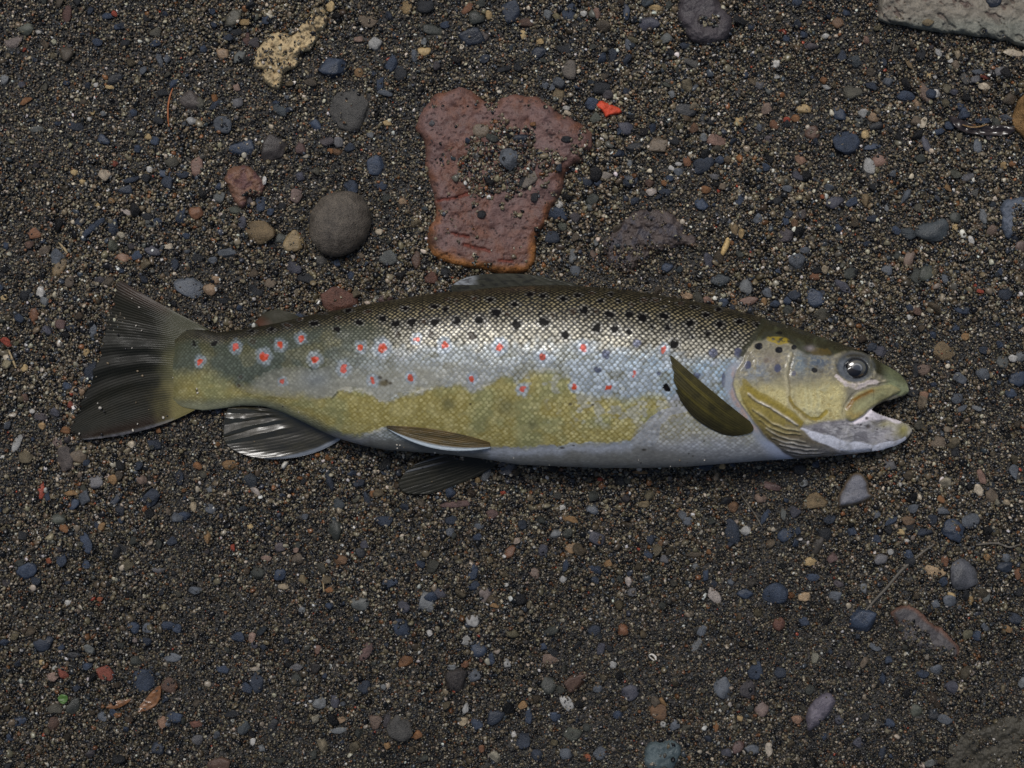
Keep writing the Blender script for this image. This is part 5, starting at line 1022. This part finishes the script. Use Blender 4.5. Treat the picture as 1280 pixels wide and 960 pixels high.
def tail_col(X, Y, u, v, ray):
    n = fbm(X / 16, Y / 16, 3); C = mix(np.broadcast_to(LL(34, 37, 27), X.shape + (3,)), LL(52, 48, 30), n)
    C = mix(C, LL(34, 36, 30), np.exp(-((u - .45) / .18) ** 2) * .8)
    C = mix(C, LL(84, 50, 30), (1 - sst(.01, .12, u)) * (0.35 + .65 * sst(.2, .6, v)) * .6)
    C = mix(C, LL(70, 46, 34), sst(.80, .93, u) * (1 - sst(.95, .97, u)) * .55)
    C = mix(C, LL(150, 148, 156), sst(.955, .985, u) * .8 * (0.5 + .5 * sst(.4, .6, fbm(X / 6, Y / 6, 2))))
    C = mix(C, mix(mix(np.broadcast_to(LL(62, 62, 44), X.shape + (3,)), LL(88, 86, 58), sst(430, 448, Y)), LL(118, 110, 70), sst(468, 490, Y)), sst(186, 224, X + 26 * (n - .5) + 8 * (ray - .5)))
    C = mix(C, LL(26, 28, 22), sst(.85, 1, v) * .4)
    return C * (0.32 + .14 * ray + .6 * sst(186, 224, X))[..., None]
def tail_fold(u, v):
    g = sst(0.15, .6, v)
    return g * (1.1 * np.sin((u * 1.0 + 0.06 * fbm(u * 4, v * 3, 2)) * 52) * np.exp(-((u - .47) / .17) ** 2) + 1.4 * np.sin(u * 15 + 1)) + 1.6 * sst(.94, 1, u) * g
fin("tail_fin", [(262, 412), (246, 416), (236, 432), (233, 460), (234, 485), (238, 503), (246, 511)],
    [(203, 381), (186, 398), (181, 426), (178, 456), (168, 490), (168, 522), (182, 537)],
    [(150, 350), (141, 374), (133, 404), (127, 436), (116, 472), (97, 514), (91, 538), (101, 550), (120, 550)][:7] + [(94, 545), (104, 550)],
    [10, 11, 12, 12, 12, 11, 10], [7, 8, 9, 8, 7, 6.5, 6], [5.5, 5, 6, 5, 5, 5, 5], tail_col, nr=60, rel=0.28, fold=tail_fold, nu=420, nv=120, ragged=0.10, thick=1.4)
def anal_col(X, Y, u, v, ray):
    n = fbm(X / 14, Y / 9, 3); C = mix(np.broadcast_to(LL(40, 39, 32), X.shape + (3,)), LL(60, 56, 40), n)
    C = mix(C, LL(158, 164, 172), sst(.90, .955, u + .03 * (n - .5)) * .7)  # bluish white sky reflection painted along the lower margin
    return C * (0.85 + .2 * ray)[..., None]
def anal_fold(u, v):
    f = np.interp(u + .07 * (fbm(u * 6, v * 3.5, 3, off=9) - .5), [0, .05, .11, .17, .22, .29, .34, .42, .5, .7, .9, 1], [0, 2.2, .2, 2.2, 0, 2.4, .2, 2.6, .8, 1.5, 2.4, .4])
    u = u + 0.05 * (fbm(u * 7, v * 3, 3, off=5) - .5)
    return (f - 1.0) * sst(0.08, .5, v) * (1.1 + .5 * v) + .6 * np.sin(v * 7 + u * 8)
fin("anal_fin", [(348, 512), (368, 520), (395, 533), (412, 541), (426, 549)], [(316, 509), (330, 526), (344, 546), (362, 559), (386, 568)],
    [(286, 508), (281, 522), (279, 545), (283, 556), (294, 564), (314, 571), (338, 574)], [22, 18, 16, 13, 10], [15, 12, 9, 8, 7], [8, 7, 6, 5, 5], anal_col, nr=16, rel=.2, fold=anal_fold, nu=300, nv=90,
    gl=lambda X, Y, u, v: np.ones(X.shape), mat=M_wetfin)
def pelv_col(X, Y, u, v, ray):
    n = fbm(X / 18, Y / 3, 3); C = mix(np.broadcast_to(LL(62, 58, 40), X.shape + (3,)), LL(110, 88, 48), n * .8)
    C = mix(C, LL(176, 188, 196), sst(.78, .88, u) * .9); C = mix(C, LL(52, 46, 36), sst(.8, 1, v) * (u < .75) * .5)
    return C * (0.8 + .25 * ray)[..., None]
def over(x, y, lift): return zc_of(np.array([x]))[0] + bodyz(np.array([float(x)]), np.array([float(y)]), None)[0] + lift
fin("pelvic_fin", [(612, 553), (613, 556), (613, 560)], [(552, 538), (548, 548), (546, 561)], [(484, 532), (483, 534), (486, 537)],
    [over(612, 552, 1), over(612, 555, 1), over(612, 558, 2)], [over(552, 538, 2), over(548, 546, 4), over(548, 550, 7)], [over(486, 532, 2), over(486, 534, 3), over(488, 537, 4)], pelv_col, nr=9, rel=.4, nu=120, nv=120)
def farp_col(X, Y, u, v, ray):
    n = fbm(X / 12, Y / 12, 3); C = mix(np.broadcast_to(LL(28, 29, 25), X.shape + (3,)), LL(44, 43, 34), n); C = mix(C, LL(120, 124, 130), (np.exp(-((u - .1) / .02) ** 2) + np.exp(-((u - .28) / .02) ** 2)) * sst(.45, .8, v) * .6)
    return C * (0.85 + .2 * ray)[..., None]
fin("pelvic_fin", [(596, 560), (606, 568), (618, 574), (628, 576)], [(560, 565), (564, 578), (575, 590), (592, 597)], [(524, 577), (509, 588), (498, 604), (506, 616), (534, 618)],
    [14, 12, 10, 8], [9, 8, 6, 5], [6, 5, 4, 4, 4], farp_col, nr=12, rel=.3, nu=200, nv=90, label="darker pelvic fin spread on the sand below the belly")
def pect_col(X, Y, u, v, ray):
    n = fbm(X / 10, Y / 10, 3); C = mix(np.broadcast_to(LL(40, 38, 22), X.shape + (3,)), LL(72, 66, 34), n)
    C = mix(C, LL(146, 132, 56), (0.5 + .5 * np.sin(u * 24 + 1)) ** 3 * sst(.1, .4, v) * (1 - sst(.85, 1, v)) * .3 * (u < .75) * sst(.4, .75, fbm(u * 18, v * 1.5, 2))); C = mix(C, LL(42, 38, 26), sst(.55, .8, u) * .7)
    C = mix(C, LL(140, 144, 150), (u > .97) * .5)
    return C * (0.75 + .4 * ray)[..., None]
fin("pectoral_fin", [(938, 527), (942, 536), (936, 542), (918, 545), (902, 543)], [(887, 486), (890, 500), (888, 515), (880, 527), (876, 529)], [(838, 443), (840, 455), (843, 476), (849, 497), (860, 514)],
    [over(938, 527, 1), over(938, 534, 1), over(932, 540, 1), over(918, 545, 1), over(902, 543, 1)], [over(887, 486, 7), over(890, 500, 8), over(888, 515, 8), over(880, 527, 4), over(876, 529, 2)],
    [over(840, 445, 3), over(842, 457, 4), over(845, 476, 5), over(851, 497, 3), over(861, 512, 1.5)], pect_col, nr=17, rel=.35, nu=240, nv=120, ragged=.09)
def dors_col(X, Y, u, v, ray):
    n = fbm(X / 14, Y / 3, 3); C = mix(np.broadcast_to(LL(34, 34, 27), X.shape + (3,)), LL(58, 58, 48), n); C = mix(C, LL(140, 144, 148), (1 - sst(586, 600, X + 8 * (n - .5))) * (Y < 356) * .8)
    sp = fbm(X / 9, Y / 2.2, 2, off=12); C = mix(C, LL(22, 22, 20), sst(.6, .7, sp) * .7); return C * (0.75 + .35 * ray)[..., None]
fin("dorsal_fin", [(738, 362), (700, 362), (650, 363), (610, 367), (585, 372), (572, 374)], [(712, 353), (680, 352), (635, 353), (600, 357), (580, 364), (570, 368)], [(690, 348), (660, 343), (620, 342), (590, 345), (570, 353), (563, 362)],
    [46, 46, 44, 41, 38, 36], [42, 40, 36, 32, 30, 28], [38, 34, 28, 22, 20, 20], dors_col, nr=14, rel=.35, nu=200, nv=60)
def adip_col(X, Y, u, v, ray):
    C = mix(np.broadcast_to(LL(50, 48, 36), X.shape + (3,)), LL(80, 48, 32), sst(.35, .05, u) * .8); return mix(C, LL(70, 68, 58), np.exp(-(np.hypot((X - 348) / 12, (Y - 394) / 3)) ** 2) * .6)
fin("adipose_fin", [(325, 410), (345, 406), (362, 402), (378, 397)], [(320, 404), (338, 397), (354, 395), (372, 395)], [(317, 405), (330, 392), (346, 387), (366, 391)],
    [18, 20, 22, 24], [15, 16, 18, 20], [12, 12, 14, 18], adip_col, nr=3, rel=.2, nu=60, nv=30, thick=2.2)
# ---- teeth along the lower jaw
tv, tf = [], []; r = np.random.default_rng(2)
for k, (tx, ty) in enumerate(smooth_curve([(1098, 517.6), (1110, 522.6), (1122, 526.6), (1134, 533)], 11)):
    zz = float(zc_of(np.array([tx]))[0]) + 5.0; b0 = len(tv)
    for (dx, dy, dz) in ((-1.1, .9, -1), (1.1, .9, -1), (0, .9, 1.4), (r.uniform(-.3, .3), -2.6, .6)): tv.append(P(tx + dx, ty + dy, (zz + dz) * S))
    tf += [(b0, b0 + 1, b0 + 3), (b0 + 1, b0 + 2, b0 + 3), (b0 + 2, b0, b0 + 3)]
o = mesh_obj("teeth", tv, tf, plain("tooth", (206, 200, 186), .3), fish, smooth=False)
# ---- pale mouth lining seen between the jaws
lx = np.linspace(1072, 1130, 30); U, Vv = np.meshgrid(np.linspace(0, 1, 30), np.linspace(0, 1, 12), indexing='ij')
X = 1070 + U * 60; Y = lerp(X, [(1070, 515), (1089, 513), (1100, 518.5), (1112, 523.5), (1130, 531)]) + 1 + Vv * 8 * (1 - .6 * U); Z = zc_of(X) * (0.75 - 0.25 * Vv)
mesh_obj("mouth_lining", P(X, Y, Z * S).reshape(-1, 3), grid_faces(30, 12), plain("mouth_skin", (196, 176, 186), .3, .5), fish)
# ------------------------------------------------------------------ twigs, leaves, splinters
def tube(name, pts, rad, mat, lift=0.0006, n=40, seg=8):
    c = smooth_curve(pts, n); r = np.interp(np.linspace(0, 1, n), np.linspace(0, 1, len(rad)), rad)
    d = np.gradient(c, axis=0); d /= np.linalg.norm(d, axis=1)[:, None]; nx, ny = -d[:, 1], d[:, 0]
    th = np.linspace(0, 2 * math.pi, seg, endpoint=False)
    wv = fbm(np.arange(n) / 4.0, np.zeros(n) + len(name), 2) - .5
    X = c[:, :1] + nx[:, None] * np.cos(th) * r[:, None]; Y = c[:, 1:] + ny[:, None] * np.cos(th) * r[:, None]
    g = np.array([ground_at(a, b) for a, b in c]); g = np.convolve(np.pad(g, 4, 'edge'), np.ones(9) / 9, 'valid')
    Z = g[:, None] + lift + wv[:, None] * 0.0006 + (np.sin(th) * r[:, None]) * S
    V = P(X, Y, Z).reshape(-1, 3); org = V.mean(0); F = []
    for i in range(n - 1):
        for j in range(seg): F.append((i * seg + j, i * seg + (j + 1) % seg, (i + 1) * seg + (j + 1) % seg, (i + 1) * seg + j))
    o = mesh_obj(name, V - org, F, mat); o.location = org; return o
m_grey = plain("weathered_twig", (98, 92, 82), .7); m_or = plain("orange_needle", (164, 98, 56), .5); m_straw = plain("straw", (160, 140, 104), .6)
tag(tube("twig", [(1168, 680), (1150, 693), (1128, 712), (1108, 735), (1092, 752), (1080, 766)], [1.0, 1.7, 2.0, 1.9, 1.6, 1.2], m_grey, .0008), "thin weathered grey twig lying diagonally above the mauve rock", "twig")
tag(tube("twig", [(1220, 681), (1245, 679), (1262, 684), (1276, 680)], [1.2, 1.4, 1.2, .8], m_grey, .001), "faint thin grey stem lying level near the right edge above the speckled pebble", "stem")
tag(tube("pine_needle", [(216, 110), (212, 122), (210, 135), (210, 147), (211, 158)], [.7, 1.1, 1.2, 1.1, .7], m_or, .0012), "single curved orange needle standing near vertical in the upper left", "needle")
tag(tube("straw_stalk", [(11, 438), (14, 446), (18, 455), (20, 460)], [1.2, 1.6, 1.6, 1.2], m_straw, .001), "short pale straw stalk near the left edge beside the tail fin", "straw")
tag(tube("plant_fibre", [(927, 620), (936, 632), (945, 645), (952, 658)], [.7, .9, .9, .7], m_grey, .0012), "thin pale fibre lying below the gill cover between slate pebbles", "fibre")
tag(tube("plant_fibre", [(408, 705), (405, 716), (404, 728), (405, 740)], [.8, 1.1, 1.0, .6], m_straw, .001), "thin upright tan fibre below the lower pelvic fin, left of middle", "fibre")
tag(tube("plant_fibre", [(1118, 50), (1117, 60), (1115, 68)], [.8, 1.0, .7], m_grey, .001), "short grey fibre just below the corner slab", "fibre")
tag(tube("straw_stalk", [(73, 303), (79, 309), (84, 316)], [1.0, 1.6, 1.3], m_straw, .001), "short pale stalk with a bright tip left of the long slate rod", "straw")
# wooden splinter: a ridged wedge
def slab_piece(name, poly, hgt, mat, lift=.0003, bend=0.0, ripple=0.0, n=14):
    p = np.array(poly, float); c = p.mean(0); ol = smooth_curve(poly + [poly[0]], 40)[:-1]; rings = np.linspace(1, 0.02, n); V, F = [], []
    g0 = ground_at(*c); k = len(ol)
    for s in (1, -1):
        for t in rings:
            q = c + (ol - c) * t; zz = hgt * (0.35 + .65 * (1 - t ** 3)) * (s > 0) + lift
            bendz = bend * (((q[:, 0] - c[0]) ** 2 + (q[:, 1] - c[1]) ** 2) / (np.ptp(ol, 0).max() / 2) ** 2)
            V.append(P(q[:, 0], q[:, 1], g0 + zz + bendz + ripple * (fbm(q[:, 0] / 5, q[:, 1] / 3, 2) - .5)))
    V = np.concatenate(V); m = n * k
    for h in (0, 1):
        for i in range(n - 1):
            for j in range(k):
                a, b = h * m + i * k + j, h * m + i * k + (j + 1) % k; F.append((a, b, b + k, a + k) if h == 0 else (b, a, a + k, b + k))
    for j in range(k): F.append((j, m + j, m + (j + 1) % k, (j + 1) % k))
    org = P(c[0], c[1], g0); o = mesh_obj(name, V - org, F, mat); o.location = org; return o
tag(slab_piece("wood_splinter", [(900, 318), (903, 308), (909, 297), (912, 300), (911, 309), (905, 319)], .0018, plain("split_wood", (196, 166, 112), .6, 0, .4, 1500), .0008), "small pale yellow wood splinter behind the fish, right of the half buried rock", "splinter")
m_leaf = plain("dead_leaf", (116, 78, 46), .45, .3, .35, 600); m_dark = plain("wet_dark_leaf", (42, 32, 26), .25, .8, .3, 400)
lf = slab_piece("dead_leaf", [(172, 891), (175, 882), (182, 874), (190, 864), (200, 857), (201, 868), (196, 880), (186, 887)], .0004, m_leaf, .0009, .0006, .0006)
tag(lf, "curled brown dead leaf scrap in the lower left", "leaf")
tag(slab_piece("dead_leaf", [(132, 885), (140, 878), (152, 875), (164, 874), (156, 881), (144, 886)], .0004, m_leaf, .0009, .0004, .0005), "narrow brown leaf strip just left of the curled dead leaf", "leaf")
tag(slab_piece("green_leaf", [(72, 872), (77, 868), (84, 870), (84, 876), (79, 880), (74, 877)], .0004, plain("green_scrap", (74, 108, 44), .45, .2), .0009, .0004, .0004), "small green leaf scrap near the bottom left", "leaf")
tag(slab_piece("wet_leaf", [(1184, 144), (1194, 146), (1203, 155), (1215, 159), (1232, 158), (1252, 156), (1270, 160), (1262, 168), (1240, 170), (1220, 168), (1202, 164), (1192, 156)], .0006, m_dark, .0014, .001, .0016), "dark curled wet leaf left of the tan rock at the right edge", "leaf")
tag(tube("leaf_rim", [(1203, 156), (1214, 159), (1226, 158), (1234, 155)], [.7, 1.1, 1.0, .6], plain("leaf_rim", (134, 104, 62), .4), .0034), "pale tan curled edge lying on the dark wet leaf", "leaf edge")
# white shell fragment: a thin curved rim
m_shell = plain("shell", (214, 208, 196), .3, .4, .1)
sh = bpy.data.objects.new("shell_fragment", None); link(sh); sh.location = P(816, 822, ground_at(816, 822)); tag(sh, "tiny bright white shell fragment below the belly, right of the middle", "shell")
for nm, pl, rd in (("shell_rim", [(811, 819), (815, 818), (819, 821), (820, 825)], [.6, 1.3, 1.7, .9]), ("shell_edge", [(811, 820), (814, 823), (818, 826)], [.4, .9, .6])):
    o = tube(nm, pl, rd, m_shell, .0018); o.location -= sh.location; o.parent = sh
# grit stuck to the tail fin and skin
r = np.random.default_rng(31); V, SC, RT, CC = [], [], [], []
spots = [(174, 384, 1.4), (170, 407, 1.2), (177, 413, 1), (147, 418, 1.5), (157, 436, 1.6), (165, 435, 1.2), (150, 445, .8), (135, 454, 2), (122, 504, .9), (125, 510, 2.2), (130, 514, 1.5), (170, 503, .9), (186, 512, .9), (172, 530, 1.2), (192, 458, 1), (202, 460, 1.2), (204, 451, 1.3),
         (210, 462, 1.1), (204, 522, 2), (209, 520, 1.6), (166, 538, 2.2), (127, 543, 1.8), (99, 542, 1.6), (172, 464, 1.4), (178, 470, 1.8), (208, 503, 1), (165, 373, 1), (234, 413, 1), (216, 472, .8), (246, 486, 1.6), (247, 491, 1.8), (528, 585, .8), (540, 602, .8), (318, 552, 1)]
for _k in range(26):
    _x = r.uniform(330, 1080); _t = r.random() < .75
    spots.append((_x, float(lerp(_x, BOT)) - r.uniform(1, 10) if _t else float(lerp(_x, TOP)) + r.uniform(2, 7), r.uniform(.6, 1.5)))
for (x, y, s_) in spots:
    zt = 9.5 if x < 205 else (zc_of(np.array([float(x)]))[0] + bodyz(np.array([float(x)]), np.array([float(y)]), None)[0] + .4 if (y < 520 or x > 330) else 9)
    if (x, y) in ((528, 585), (540, 602), (318, 552)): zt = 8
    V.append(P(x, y, zt * S)); SC.append(np.array([s_, s_ * r.uniform(.6, 1), s_ * .7]) * S * 1.0); RT.append([0, 0, r.uniform(0, 6)])
    CC.append(lin((190, 182, 168)) if r.random() < .6 else (lin((120, 104, 80)) if r.random() < .6 else lin((30, 28, 28))))
grain_object("stuck_grit", [(np.array(V), np.array(SC), np.array(RT), np.array(CC))], protos(3, 'ra', 2, M_grain, 6), M_grain, "loose grit grains stuck to the tail fin and skin")
